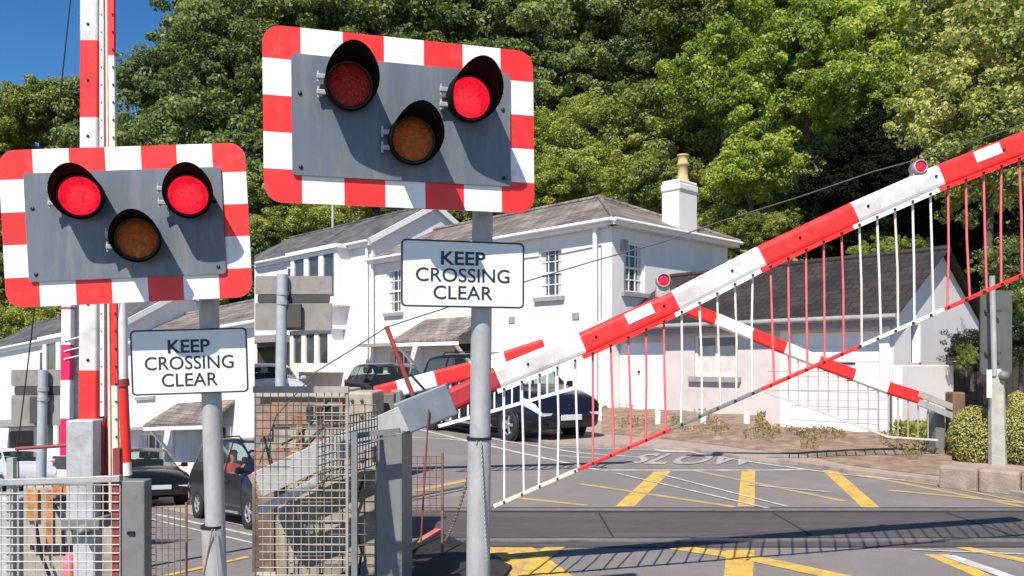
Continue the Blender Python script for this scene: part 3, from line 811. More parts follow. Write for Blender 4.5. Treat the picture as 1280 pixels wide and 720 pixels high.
# ------------------------------------------------------------------ signals
def signal(label, cnr, lamps, sign, post, post_bot, lit, base_z, collar_px, post_r, yaw=0):
    """cnr: (px,py,Y) of the board's bottom-left, bottom-right and top-left corners"""
    bl, br, tl = P(*cnr[0]), P(*cnr[1]), P(*cnr[2])
    W = (br-bl).length; HH = (tl-bl).length
    M = frame(bl, br-bl, tl-bl); n = Vector((M[0][2], M[1][2], M[2][2]))
    pt = P(*post); pb = P(*post_bot); pb2 = pb+(pb-pt).normalized()*((pb.z-base_z)/max(.01, -(pb-pt).normalized().z))
    t = thing('crossing_signal', label, 'signal', tuple(pb2))
    m = MB(); m.tube([pt+Vector((0,0,.0)), pb2], post_r, 24); cp = P(*collar_px)
    post_o = part('post', m, GALV, t)
    m = MB(); m.tube([cp, pb2], post_r+.007, 24); sl = part('sleeve', m, GALV, post_o)
    m = MB(); m.tube([cp+Vector((0,0,.008)), cp-Vector((0,0,.006))], post_r+.011, 24); part('strap', m, BLACK, post_o)
    # board with a chequered border
    bw = .118; R = .075
    m = MB(); outl = rrect(W, HH, R)
    m.prism([M @ Vector((x, y, -.012)) for x, y in outl], n*.010, 0)
    us = [0, bw+.035]+[bw+.035+(W-2*bw-.07)*i/5 for i in range(1, 5)]+[W-bw-.035, W]
    vs = [0, bw+.02]+[bw+.02+(HH-2*bw-.04)*i/3 for i in range(1, 3)]+[HH-bw-.02, HH]
    z = .001
    def tile(poly, mi): m.poly([M @ Vector((x, y, z)) for x, y in poly], mi)
    for i in range(1, 6):
        mi = 2 if i % 2 else 1
        for y0, y1 in ((0, bw), (HH-bw, HH)): tile([(us[i], y0), (us[i+1], y0), (us[i+1], y1), (us[i], y1)], mi)
    for j in range(1, 4):
        mi = 2 if j % 2 else 1
        for x0, x1 in ((0, bw), (W-bw, W)): tile([(x0, vs[j]), (x1, vs[j]), (x1, vs[j+1]), (x0, vs[j+1])], mi)
    cu, cv = bw+.035, bw+.02
    arc = [(R-R*math.cos(a), R-R*math.sin(a)) for a in [math.radians(90*k/6) for k in range(7)]]     # from (0,R) to (R,0)
    cpoly = arc+[(cu, 0), (cu, bw), (bw, bw), (bw, cv), (0, cv)]
    for fx in (0, 1):
        for fy in (0, 1):
            q = [((W-x) if fx else x, (HH-y) if fy else y) for x, y in cpoly]
            if fx == fy: tile(q, 1)
            else: tile(q[::-1], 1)
    bd = part('board', m, [GALV, RED, WHITE], t)
    m = MB(); m.prism([M @ Vector((bw-.004+x, bw-.004+y, .002)) for x, y in rrect(W-2*bw+.008, HH-2*bw+.008, .012, 2)], n*.012)
    bp = part('backing_panel', m, PANEL, bd)
    m = MB()
    for x, y in ((bw+.03, HH*.62), (W-bw-.03, HH*.62), (bw+.03, bw+.03), (W-bw-.03, bw+.03)):
        m.lathe([(.009, .014), (.009, .018), (0, .019)], M @ Matrix.Translation((x, y, 0)), 8)
    part('bolt', m, BLACK, bd)
    # back brackets to the post
    m = MB(); lp = M.inverted() @ pt
    for yv in (HH*.2, HH*.5):
        m.box((max(.03, lp.x-.18), yv-.03, -.05), (min(W-.03, lp.x+.18), yv+.03, -.0125), M)
        m.box((lp.x-.035, yv-.028, min(lp.z, -.1)-.02), (lp.x+.035, yv+.028, -.05), M)
    part('bracket', m, GALV, bd)
    for k, (px, py) in enumerate(lamps):
        c = ray_plane(px, py, M @ Vector((0,0,.06)), n); lc = M.inverted() @ c
        # housing, hood axis tipped a little downward
        Ml = M @ Matrix.Translation((lc.x, lc.y, .0)) @ Matrix.Rotation(math.radians(yaw), 4, 'Y') @ Matrix.Rotation(math.radians(7), 4, 'X')
        r0 = .098
        m = MB(); m.lathe([(0, .016), (r0+.004, .016), (r0+.008, .05), (r0+.004, .066), (r0-.010, .068), (r0-.010, .055)], Ml, 28)
        lo = part('lamp', m, BLACK, t)
        lm = MB(); lm.lathe([(0, .064), (.03, .0635), (.06, .061), (.082, .057), (.089, .052)], Ml, 28)
        part('lens', lm, {'r': LITRED, 'd': DULLRED, 'a': AMBER}[lit[k]], lo)
        hd = MB(); nn = 36; rings = 8; vs_ = []; fs_l = []
        for side in (0, 1):
            for i in range(rings+1):
                f = i/rings
                for a in range(nn):
                    th = 2*math.pi*a/nn; cs = math.sin(th)      # +1 at the top
                    Lh = .035+.215*(max(0, .5+.5*cs))**.85
                    rr = r0+.006-(.004 if side else 0)+.004*f; nar = 1-.13*f*max(0, cs)**1.5
                    vs_.append(Ml @ Vector((rr*math.cos(th)*nar, rr*math.sin(th)+.014*f*max(0, cs), .05+Lh*f)))
        K = (rings+1)*nn
        for i in range(rings):
            for a in range(nn):
                b = (a+1) % nn
                fs_l.append((i*nn+a, i*nn+b, (i+1)*nn+b, (i+1)*nn+a)); fs_l.append((K+i*nn+a, K+(i+1)*nn+a, K+(i+1)*nn+b, K+i*nn+b))
        for a in range(nn):
            b = (a+1) % nn; fs_l.append((rings*nn+a, rings*nn+b, K+rings*nn+b, K+rings*nn+a))
        hd.add(vs_, fs_l, 0, True); part('hood', hd, HOODBLACK, lo)
        cl = MB()
        for y in (.028, -.035):
            cl.box((-r0-.035, y-.01, .03), (-r0+.002, y+.01, .055), Ml, 0, .003); cl.tube([Ml @ Vector((-r0-.028, y-.022, .045)), Ml @ Vector((-r0-.028, y+.022, .045))], .006, 8)
        part('hinge', cl, GALV, lo)
    # sign plate
    sbl, sbr, stl = P(*sign[0]), P(*sign[1]), P(*sign[2])
    SM = frame(sbl, sbr-sbl, stl-sbl); sn = Vector((SM[0][2], SM[1][2], SM[2][2])); sw = (sbr-sbl).length; sh = (stl-sbl).length
    m = MB(); m.prism([SM @ Vector((x, y, -.004)) for x, y in rrect(sw, sh, .022, 4)], sn*.004); sp = part('sign_plate', m, SIGNW, t)
    m = MB(); o = rrect(sw, sh, .022, 4); i_ = [(.008+x, .008+y) for x, y in rrect(sw-.016, sh-.016, .016, 4)]; N_ = len(o)
    m.add([SM @ Vector((x, y, .0015)) for x, y in o]+[SM @ Vector((x, y, .0015)) for x, y in i_], [(k, (k+1) % N_, N_+(k+1) % N_, N_+k) for k in range(N_)])
    part('border', m, LETTER, sp)
    m = MB()
    for txt, yv, wd in (('KEEP', .735, .36), ('CROSSING', .483, .76), ('CLEAR', .222, .48)):
        v2, f2 = text_mesh(txt, .1, .0006 if txt != 'KEEP' else .0022)
        xs = [v.x for v in v2]; ys_ = [v.y for v in v2]; cx = (min(xs)+max(xs))/2; cy = (min(ys_)+max(ys_))/2
        kx = sw*wd/(max(xs)-min(xs)); ky = sh*.205/(max(ys_)-min(ys_))
        m.add([SM @ Vector((sw*.497+(v.x-cx)*kx, sh*yv+(v.y-cy)*ky, .0012+v.z*.3)) for v in v2], f2)
    part('lettering', m, LETTER, sp)
    m = MB(); lp = SM.inverted() @ pt
    for yv in (sh*.25, sh*.75): m.box((sw*.5-.08, yv-.015, -.03), (sw*.72, yv+.015, -.0045), SM)
    part('sign_clip', m, GALV, sp)
    return t
sigR = signal('red and white wigwag signal with only its right red lamp lit, above a sign',
    [(330, 252, 3.30), (668, 267, 3.63), (331, 30, 3.30)],
    [(437, 104), (588, 120), (516, 173)],
    [(501, 383, 3.60), (655, 386, 3.73), (502.5, 298, 3.60)],
    (604, 200, 3.78), (598, 720, 3.78), 'dra', 0.0, (599, 548, 3.78), .0488)
sigL = signal('red and white wigwag signal with both red lamps lit, above a sign at left',
    [(8, 385, 3.72), (316, 371, 3.80), (5, 188, 3.72)],
    [(94, 243), (230, 242), (166, 297)],
    [(165, 495, 3.92), (311, 490, 3.97), (164, 413, 3.92)],
    (256, 200, 4.04), (271, 720, 4.04), 'rra', -.42, (266, 658, 4.04), .0485, 17)
# chains hanging from the sleeve strap
def chain(a, b, matr, label, sag=.12, mid=None):
    m = MB(); n = 54
    pts = []
    for i in range(n+1):
        f = i/n; p = Vector(a).lerp(Vector(b), f); p.z -= sag*4*f*(1-f)*.5; pts.append(p)
    for i in range(n):
        c = (pts[i]+pts[i+1])/2; d = (pts[i+1]-pts[i]); L_ = d.length*.75; d.normalize()
        s = d.cross(Vector((0,1,0))).normalized() if i % 2 else d.cross(Vector((1,.2,0))).normalized()
        ring = [c+d*math.cos(t)*L_+s*math.sin(t)*L_*.45 for t in [2*math.pi*k/8 for k in range(9)]]
        m.tube(ring, .0022, 5, cap=False)
    solo('chain', m, matr, label, 'chain')
chain(P(596, 552, 3.72), P(556, 676, 4.4), RUST, 'rusty red chain hanging from the strap of the signal post by the cage')
chain(P(601, 552, 3.715), P(608, 700, 3.71), GALV, 'thin grey chain hanging down the sleeve of the signal post by the cage', .02)
chain(P(265, 662, 3.97), P(250, 735, 4.0), RUST, 'rusty red chain hanging from the strap of the left signal post', .03)
chain(P(268, 662, 3.97), P(274, 735, 3.97), GALV, 'thin grey chain hanging down the sleeve of the left signal post', .01)

# ------------------------------------------------------------------ near barrier (right)
YA = 5.40
def AP(px, py, dy=0): return P(px, py, YA+dy)
def arm_y(px):  # centre row of the arm
    xs = [500, 620, 735, 830, 950, 1065, 1175, 1290, 1400]; ys = [531, 473, 427, 384, 322, 268, 220, 175, 128]
    return float(np.interp(px, xs, ys))
ba = thing('barrier', 'lowered red and white barrier arm with hanging skirt reaching across the crossing', 'barrier', (P(490, 560, YA).x, YA+.2, 0))
def band_part(bands, yf, w, h, name, root, Y, mats, capmats=None, ratio=None):
    m = MB()
    for i, (x0, x1, mi) in enumerate(bands):
        a, b = P(x0, yf(x0), Y), P(x1, yf(x1), Y)
        m.rbar(a, b, w, h, min(w, h)*.28, mi=mi)
    return part(name, m, mats, root)
bands = [(553, 622, 2), (622, 728, 1), (728, 843, 0), (843, 950, 1), (950, 1065, 0), (1065, 1172, 1), (1172, 1286, 0), (1286, 1400, 1)]
SHADERED = mat('shaded_red_paint', (.36, .02, .03), .5, .15, 8)  # the arm's red as it looks in shade, darkened in the colour
WGREY = mat('dull_white_paint', (.62, .60, .60), .5, .09, 6, dirt=(.40, .38, .36), dirt_amt=.32, dirt_scale=5)
arm = band_part(bands, arm_y, .12, .155, 'arm', ba, YA, [RED, WGREY, SHADERED])
# reflective white flashes on the red bands
for x0, x1 in ((783, 816), (1219, 1251)):
    m = MB(); a, b = P(x0, arm_y(x0)-6, YA-.062), P(x1, arm_y(x1)-6, YA-.062)
    m.bar(a, b, .004, .075); part('reflective_patch', m, WHITE, arm)
# bolted flange below the arm
m = MB()
for x0, x1, mi in bands[1:]:
    m.bar(P(x0, arm_y(x0)+17, YA-.03), P(x1, arm_y(x1)+17, YA-.03), .05, .03, mi=mi)
part('flange', m, [RED, WHITE, SHADERED], arm)
x = 630
barxs = []
while x < 1395: barxs.append(x); x += 22.2
for x in barxs:
    m = MB(); m.lathe([(.009, 0), (.009, .008), (0, .01)], Matrix.Translation(P(x, arm_y(x)+17, YA-.056)) @ Matrix.Rotation(math.radians(90), 4, 'X'), 8); part('bolt', m, BLACK, arm)
for x in range(660, 1390, 85):
    m = MB(); m.lathe([(.009, 0), (.009, .006), (0, .008)], Matrix.Translation(P(x, arm_y(x)-2, YA-.061)) @ Matrix.Rotation(math.radians(90), 4, 'X'), 8); part('bolt', m, BLACK, arm)
def rail_y(px):
    xs = [560, 615, 1280, 1400]; ys = [658, 634, 343, 290.5]
    return float(np.interp(px, xs, ys))
def band_at(px):
    for x0, x1, mi in bands:
        if x0 <= px < x1: return mi
    return 0
rnd = random.Random(3)
for x in barxs:
    mi = band_at(x); xb = x+rnd.uniform(-3, 3)+2
    p0 = P(x, arm_y(x)+17, YA-.02); p1 = P(xb, rail_y(xb)-2, YA-.02); pm = (p0+p1)/2+Vector((rnd.uniform(-.008, .008), 0, 0))
    m = MB(); m.tube([p0, pm, p1], .0078, 8)
    part('skirt_bar', m, PINK if mi != 1 else (WHITE if rnd.random() < .8 else CREAM), ba)
rb = [(617, 722, 2), (722, 838, 0), (838, 952, 3), (952, 1076, 0), (1076, 1180, 1), (1180, 1290, 0), (1290, 1400, 1)]
m = MB()
for x0, x1, mi in rb: m.bar(P(x0, rail_y(x0), YA-.02), P(x1, rail_y(x1), YA-.02), .028, .025, mi=mi, bev=.005)
rl = part('skirt_rail', m, [RED, WHITE, CREAM, GREYCAB], ba)
for x in np.arange(630, 1390, 22.2):
    m = MB(); m.box((-.006, -.02, -.009), (.006, 0, .009), Matrix.Translation(P(x, rail_y(x), YA-.03))); part('clip', m, BLACK, rl)
# steel sleeve and tail of the arm
m = MB(); m.bar(P(500, 524, YA), P(566, 498, YA), .16, .225, bev=.012); part('sleeve', m, STEELBLUE, ba)
for dy in (-.11, .11):
    m = MB(); m.bar(P(505, 523, YA+dy), P(322, 606, YA+dy), .02, .175, bev=.004); part('tail_plate', m, GALV, ba)
m = MB(); m.bar(P(400, 600, YA-.2), P(322, 640, YA-.2), .03, .06, bev=.004); part('tail_strut', m, GALV, ba)
m = MB(); m.bar(P(340, 596, YA), P(322, 605, YA), .19, .16); m.bar(P(322, 600, YA-.05), P(250, 640, YA-.05), .02, .1) if False else None
part('counterweight', m, RUST, ba)
# stay post, cable
st0, st1 = P(516, 494, YA-.05), P(483, 408, YA-.05)
m = MB(); m.tube([st0, st1], .016, 10); part('stay_post', m, REDBROWN, ba)
m = MB(); m.bar(P(515, 470, YA-.02), P(535, 492, YA-.02), .015, .015); part('stay_brace', m, BLACK, ba)
cab = [P(330, 556, YA-.04), P(385, 470, YA-.04), P(483, 410, YA-.05)]
m = MB(); pts = [cab[0], cab[2]]
pts = [P(324, 580, YA-.13), P(345, 520, YA-.10), P(396, 464, YA-.06), P(440, 437, YA-.05), P(483, 409, YA-.05)]
q = [(483, 409), (560, 384), (660, 351), (740, 327), (830, 302), (900, 277), (1000, 246), (1090, 215), (1160, 196), (1280, 155), (1400, 112)]
pts += [P(x, y, YA-.05) for x, y in q[1:]]
m.tube(pts, .0045, 6); part('stay_cable', m, mat('grey_wire_rope', (.07, .07, .07), .6, .2, 20), ba)
for lx, ly in ((828, 351), (1147, 210)):
    m = MB(); c = P(lx, ly, YA-.02); M = Matrix.Translation(c) @ Matrix.Rotation(math.radians(90), 4, 'X')
    m.lathe([(0, -.05), (.04, -.05), (.047, .0), (.047, .045), (.040, .05), (.040, .035)], M, 20)
    m.box((-.045, -.11, -.025), (.045, -.04, .025), M)
    lp = part('warning_lamp', m, [GALV], ba)
    m = MB(); m.lathe([(0, .047), (.02, .046), (.041, .036)], M, 18); part('lens', m, mat('red_lens', (.62, .02, .05), .2, .1, 50), lp)
m = MB(); m.bar(P(1142, 195, YA), P(1142, 208, YA), .012, .012); part('cable_hook', m, GALV, ba)
m = MB(); m.tube([P(536, 512, YA-.1), P(526, 678, YA-.1)], .006, 8); part('tie_rod', m, REDBROWN, ba)
# pedestal post carrying the pivot
m = MB(); a, b = P(472, 540, 5.15), P(504, 700, 5.15)
m.box((a.x, 5.10, .0), (b.x, 5.62, a.z), None, 0, .008); pe = part('pedestal', m, GREYCAB, ba)
m = MB(); m.bar(P(472, 606, 5.09), P(472, 718, 5.09), .02, .02); part('conduit', m, WHITE, pe)
m = MB(); m.bar(P(478, 545, 5.09), P(478, 602, 5.09), .012, .015); part('latch', m, BLACK, pe)

# machinery boxes inside the right cage
m = MB(); a = P(322, 487, 6.6); b = P(490, 487, 6.6)
m.box((P(322, 487, 6.3).x, 6.35, 0), (P(465, 487, 6.3).x, 6.9, P(0, 490, 6.35).z), None, 0, .02)
mb2 = thing('machine_cabinet', 'weathered beige machine cabinet with rusty panel behind the cage mesh', 'cabinet', (P(395, 600, 6.5).x, 6.6, 0))
part('casing', m, BEIGE, mb2)
m = MB(); m.box((P(322, 0, 6.33).x, 6.325, P(0, 548, 6.33).z), (P(340, 0, 6.33).x, 6.349, P(0, 505, 6.33).z)); m.box((P(340, 0, 6.32).x, 6.315, P(0, 530, 6.33).z), (P(428, 0, 6.32).x, 6.348, P(0, 497, 6.33).z))
m.box((P(370, 0, 6.32).x, 6.318, P(0, 590, 6.33).z), (P(378, 0, 6.32).x, 6.346, P(0, 530, 6.33).z))
m.add([P(318, 560, 6.31), P(395, 560, 6.31), P(345, 592, 6.31), P(318, 605, 6.31)], [(0,1,2,3)])
part('rusty_panel', m, RUST, mb2)
for i in range(4):
    m = MB(); m.box((P(383+i*11, 0, 6.31).x, 6.305, P(0, 526, 6.31).z), (P(391+i*11, 0, 6.31).x, 6.314, P(0, 508, 6.31).z))
    part('vent_slot', m, DARKTRIM, mb2)
m = MB(); m.box((P(318, 0, 6.3).x, 6.28, P(0, 497, 6.3).z), (P(432, 0, 6.3).x, 6.95, P(0, 487, 6.3).z), None, 0, .01); part('lid', m, CONC, mb2)
m = MB(); pts = [P(400, 540, 6.25), P(380, 560, 6.2), P(362, 580, 6.2), P(350, 640, 6.2), P(356, 700, 6.2)]; m.tube(pts, .012, 8); part('cable', m, BLACK, mb2)
m = MB()   # lower rounded housing
prof = [(345, 720), (345, 640), (352, 622), (372, 606), (400, 596), (432, 590), (468, 588), (468, 720)]
pts = [P(x, y, 5.75) for x, y in prof]
for p_ in (pts[0], pts[-1]): p_.z = 0
m.prism(pts, (0, .5, 0)); 
part('drive_housing', m, mat('stained_drive_housing', (.33, .30, .25), .75, .12, 3, bump=.15, dirt=(.20, .15, .09), dirt_amt=.35, dirt_scale=4, stretch=(3, 3, .6)), mb2)
m = MB(); m.box((P(318, 0, 6.0).x, 5.95, 0), (P(345, 0, 6.0).x, 6.2, P(0, 600, 6.0).z)); part('side_post', m, mat('stained_brown_steel', (.13, .085, .06), .8, .4, 6, dirt=(.3,.27,.22), dirt_amt=.3, dirt_scale=5), mb2)
m = MB(); m.box((P(316, 0, 6.95).x, 6.98, 0), (P(492, 0, 6.95).x, 7.1, P(0, 492, 6.98).z), None, 0, .01)
solo('relay_cabinet', m, mat('brown_grey_paint', (.20, .18, .15), .7, .15, 4, dirt=(.1,.07,.05)), 'plain brown grey cabinet at the back of the cage, behind the barrier sleeve', 'cabinet')

def mesh_panel(mb, A, U, V, w, h, dx, dy, r=.0035):
    """welded wire mesh between A, A+U*w, A+V*h"""
    nx = max(1, int(round(w/dx))); ny = max(1, int(round(h/dy)))
    for i in range(nx+1):
        p = A+U*(w*i/nx); mb.tube([p, p+V*h], r, 4, cap=False, sm=False)
    for j in range(ny+1):
        p = A+V*(h*j/ny)+Vector((0,-.004,0)); mb.tube([p, p+U*w], r, 4, cap=False, sm=False)
WIRE = mat('weathered_wire', (.36, .33, .29), .55, .15, 10, metal=.3)
WIREW = mat('white_wire', (.50, .49, .48), .55, .12, 10, metal=.15)
WIRER = mat('rusty_wire', (.24, .12, .10), .8, .3, 10)
cg = thing('mesh_cage', 'wire mesh safety cage around the barrier tail and machine cabinet', 'cage', (P(380, 600, 4.30).x, 4.30, 0))
m = MB(); A = P(319, 487, 4.30); B = P(434, 487, 4.30); mesh_panel(m, Vector((A.x, 4.30, 0)), Vector((1,0,0)), Vector((0,0,1)), B.x-A.x, A.z, .040, .042, .0027); part('front_mesh', m, WIRE, cg)
m = MB(); A2 = P(434, 526, 4.26); B2 = P(492, 526, 4.95)
U = Vector((B2.x-A2.x, B2.y-A2.y, 0)); wl_ = U.length; U.normalize()
m2 = MB(); mesh_panel(m2, Vector((A2.x-.15, 4.24, P(0, 604, 4.26).z)), U, Vector((0,0,1)), wl_+.14, P(0, 525, 4.26).z-P(0, 604, 4.26).z, .048, .05, .0034); part('side_mesh', m2, mat('dark_wire', (.12, .12, .12), .6, .2, 10), cg)
m = MB(); m.bar(P(317, 487, 4.30), P(436, 487, 4.30), .03, .035); m.bar(P(434, 485, 4.30), Vector((P(434, 0, 4.30).x, 4.30, 0)), .014, .014, up=(0,1,0)); part('frame', m, WIRE, cg)
m = MB(); A = P(345, 497, 5.62); B = P(470, 497, 5.62); mesh_panel(m, Vector((A.x, 5.62, .05)), Vector((1,0,0)), Vector((0,0,1)), B.x-A.x, A.z-.1, .075, .075, .0034); part('rear_mesh', m, mat('dull_brown_wire', (.20, .16, .13), .7, .2, 10), cg)
m = MB(); x = P(440, 0, 4.28).x; m.box((x-.0, 4.26, 0), (x+.03, 4.29, P(0, 540, 4.26).z)); part('corner_post', m, GREYCAB, cg)
m = MB(); m.bar(P(440, 545, 4.9), P(500, 538, 4.9), .04, .03); m.bar(P(440, 555, 4.9), P(495, 545, 4.9), .02, .012); part('crossbar', m, GREYCAB, cg)
for px, py in ((452, 500), (452, 520), (440, 500), (452, 575)):
    m = MB(); m.lathe([(.014, 0), (.014, .012), (0, .015)], Matrix.Translation(P(px, py, 6.345)) @ Matrix.Rotation(math.radians(90), 4, 'X'), 8); part('bolt', m, GREYCAB, mb2)
for pts in ([(410, 500), (398, 520), (372, 545), (352, 556)], [(330, 545), (338, 580), (332, 640), (338, 700)], [(455, 596), (440, 640), (452, 690), (448, 718)]):
    m = MB(); m.tube([P(x, y, 5.7 if pts[0][0] == 455 else 6.28) for x, y in pts], .010, 7); part('cable', m, BLACK, mb2)
for px in (362, 398, 436):
    m = MB(); m.box((P(px, 0, 5.74).x, 5.735, .05), (P(px+5, 0, 5.74).x, 5.752, P(0, 606, 5.74).z)); part('casing_rib', m, BEIGE, mb2)
m = MB(); m.box((P(380, 0, 5.74).x, 5.73, P(0, 672, 5.74).z), (P(392, 0, 5.74).x, 5.752, P(0, 655, 5.74).z)); part('latch', m, GREYCAB, mb2)
# small reddish panel right of the pedestal
sm_ = thing('mesh_screen', 'small rusty wire mesh screen standing beside the grey barrier pedestal', 'fence', (P(530, 640, 6.4).x, 6.4, 0))
m = MB(); A = P(506, 570, 6.4); B = P(553, 570, 6.4); mesh_panel(m, Vector((A.x, 6.4, P(0, 640, 6.4).z)), Vector((1,0,0)), Vector((0,0,1)), B.x-A.x, A.z-P(0, 640, 6.4).z, .052, .054, .0036); part('wire_mesh', m, WIRER, sm_)
m = MB(); m.tube([P(553, 566, 6.4), Vector((P(553, 0, 6.4).x, 6.4, 0))], .011, 8); m.tube([P(506, 566, 6.4), Vector((P(506, 0, 6.4).x, 6.4, 0))], .011, 8); part('stake', m, WIRER, sm_)
# long low bar on the far side of the screen
m = MB(); m.tube([G(505, 628)+Vector((0,0,.05)), G(584, 612)+Vector((0,0,.05))], .02, 8); 
solo('cable_duct', m, GREYCAB, 'thin grey cable duct lying on the road behind the rusty mesh screen', 'pipe')

# ------------------------------------------------------------------ second barrier behind (rising from left)
YB = 11.0
bb = thing('barrier', 'farther red and white barrier arm crossing behind the near lowered arm', 'barrier', (P(478, 492, YB).x, YB, 0))
def by_(px): return float(np.interp(px, [470, 590, 640, 680, 760], [493, 462, 447, 434, 408]))
bandsB = [(470, 498, 0), (498, 545, 1), (545, 590, 0), (590, 632, 1), (632, 681, 0), (681, 760, 1)]
m = MB()
for x0, x1, mi in bandsB: m.rbar(P(x0, by_(x0), YB), P(x1, by_(x1), YB), .13, .23, .035, mi=mi)
part('arm', m, [RED, WHITE], bb)
x = 552
while x < 735:
    m = MB(); m.bar(P(x, by_(x)+8, YB-.02), P(x, by_(x)+56+(x-560)*.03, YB-.02), .022, .022, up=(0,1,0)); part('skirt_bar', m, WHITE, bb); x += 11
m = MB(); m.bar(P(548, by_(548)+60, YB-.02), P(736, by_(736)+64, YB-.02), .04, .045); part('skirt_rail', m, WHITE, bb)
m = MB(); m.box((P(491, 0, YB).x, YB-.2, 0), (P(504, 0, YB).x, YB+.2, P(0, 487, YB).z), None, 0, .02); part('pedestal', m, GREYCAB, bb)

# ------------------------------------------------------------------ third barrier (right, pivot by the bushes)
YC0, YC1 = 12.6, 11.6
bc = thing('barrier', 'lowered red and white barrier arm pivoted beside the round bush at right', 'barrier', (P(1186, 560, YC0).x, YC0, 0))
def CP(px, dy=0, oy=0):
    y = float(np.interp(px, [830, 870, 1010, 1110, 1152, 1195], [376, 389, 447, 485, 498, 516])); Y = float(np.interp(px, [830, 1195], [YC1, YC0]))
    return P(px, y+oy, Y+dy)
m = MB()
for x0, x1, mi in ((835, 856, 1), (856, 893, 0), (893, 938, 1), (938, 980, 0), (980, 1022, 1), (1022, 1066, 0), (1066, 1108, 1), (1108, 1152, 0)):
    m.rbar(CP(x0), CP(x1), .11, .19, .03, mi=mi)
part('arm', m, [RED, WHITE], bc)
for oy in (-5, 6):
    m = MB(); m.bar(CP(1148, -.05, oy), CP(1196, -.05, oy), .03, .10, bev=.004); part('tail_plate', m, mat('weathered_steel', (.36, .33, .29), .6, .15, 6) if oy < 0 else GALV, bc)
m = MB()
def cy2(px): return float(np.interp(px, [950, 1110], [487, 546]))
for i in range(15):
    px = 985+i*12.5
    if px > 1105:
        a = CP(px); b = P(px, float(np.interp(px, [1105, 1170], [546, 552])), a.y)
    else: a = CP(px); b = P(px, cy2(px), a.y)
    m.tube([a, b], .010, 5)
for j in range(1, 8):
    px0 = 990+j*6; y = 452+j*12
    xs = [px for px in range(960, 1109, 4) if float(np.interp(px, [830, 870, 1010, 1110, 1152], [376, 389, 447, 485, 498])) < y < cy2(px)]
    if len(xs) > 2: m.tube([P(xs[0], y, CP(xs[0]).y), P(xs[-1], y, CP(xs[-1]).y)], .007, 5)
part('skirt_mesh', m, mat('dull_red_wire', (.50, .34, .32), .6, .1, 10), bc)
m = MB(); m.bar(P(955, 489, CP(955).y), P(1110, 546, CP(1110).y), .03, .03); m.bar(P(1110, 546, CP(1110).y), P(1172, 550, CP(1172).y), .03, .03); part('skirt_rail', m, WGREY, bc)
m = MB(); a = P(1180, 490, YC0); m.box((P(1187, 0, YC0).x, YC0-.1, 0), (P(1203, 0, YC0).x, YC0+.15, a.z), None, 0, .03); part('pedestal', m, mat('brown_paint', (.17, .10, .06), .7, .2, 5, dirt=(.09,.05,.03)), bc)
m = MB(); m.box((P(1172, 0, YC0).x, YC0+.05, 0), (P(1184, 0, YC0).x, YC0+.35, P(0, 515, YC0).z), None, 0, .02); part('relay_box', m, GREYCAB, bc)

# ------------------------------------------------------------------ raised barrier and cage at left
YL = 6.3
bl_ = thing('barrier', 'raised upright red and white barrier arm with folded skirt behind the left signal', 'barrier', (P(115, 600, YL).x, YL, lz(YL)))
def vb(bands, x0f, wpx, Y, depth, name, root, mats):
    m = MB()
    for y0, y1, mi in bands:
        m.rbar(P(x0f(y0), y0, Y), P(x0f(y1), y1, Y), wpx*Y/FL, depth, .02, up=(0,1,0), mi=mi)
    return part(name, m, mats, root)
xa = lambda y: float(np.interp(y, [-200, 0, 540], [116, 117, 115]))
arm2 = vb([(-190, -60, 0), (-60, 55, 1), (55, 150, 0), (150, 260, 1), (260, 330, 0), (330, 463, 1), (463, 540, 0)], xa, 23, YL, .15, 'arm', bl_, [RED, WGREY, SHADERED])
m = MB(); m.bar(P(128.5, -190, YL-.04), P(129.5, 520, YL-.04), .03, .05, up=(0,1,0))
for y in list(range(-180, 520, 22)): m.box((-.004, -.004, -.006), (.004, 0, .006), Matrix.Translation(P(126.5, y, YL-.066)), 1)
fl_ = part('flange', m, [WHITE, BLACK], arm2)
m = MB()
for y in range(30, 520, 70): m.lathe([(.012, 0), (.012, .006), (0, .008)], Matrix.Translation(P(110, y, YL-.075)) @ Matrix.Rotation(math.radians(90), 4, 'X'), 8)
part('bolt', m, BLACK, arm2)
rnd = random.Random(5)
for i, (xt, xb, mt) in enumerate(((132, 138, CREAM), (133.5, 139, PINK), (135, 136, PINK), (136, 141, CREAM), (137, 134, PINK), (133, 131.5, WHITE), (138, 143, CREAM), (131, 134, PINK), (135, 140, CREAM))):
    m = MB(); Y = YL-.06+.018*i
    m.tube([P(xt+rnd.uniform(-1, 1), -190, Y), P((xt+xb)/2, 280, Y), P(xb, 640, Y)], .0105, 7); part('skirt_bar', m, mt, bl_)
m = MB()
for y0, y1, mi in ((-190, -60, 1), (-60, 70, 0), (70, 185, 1), (185, 300, 1), (300, 482, 0), (482, 600, 1), (600, 735, 2)):
    m.bar(P(float(np.interp(y0, [0, 700], [139.5, 146])), y0, YL-.05), P(float(np.interp(y1, [0, 700], [139.5, 146])), y1, YL-.05), .045, .03, up=(0,1,0), mi=mi)
r_ = part('skirt_rail', m, [RED, CREAM, REDBROWN], bl_)
m = MB()
for y in range(-180, 600, 22):
    m = MB(); m.box((-.005, -.008, -.008), (.005, 0, .008), Matrix.Translation(P(float(np.interp(y, [0, 700], [140.5, 147])), y, YL-.066))); part('clip', m, BLACK, r_)
m = MB(); m.bar(P(108, 524, YL-.1), P(108, 650, YL-.1), .21, .2, up=(0,1,0), bev=.012); part('sleeve', m, GALVLIGHT, bl_)
m = MB(); m.bar(P(131, 527, YL), P(131, 645, YL), .05, .16, up=(0,1,0)); part('side_plate', m, REDBROWN, bl_)
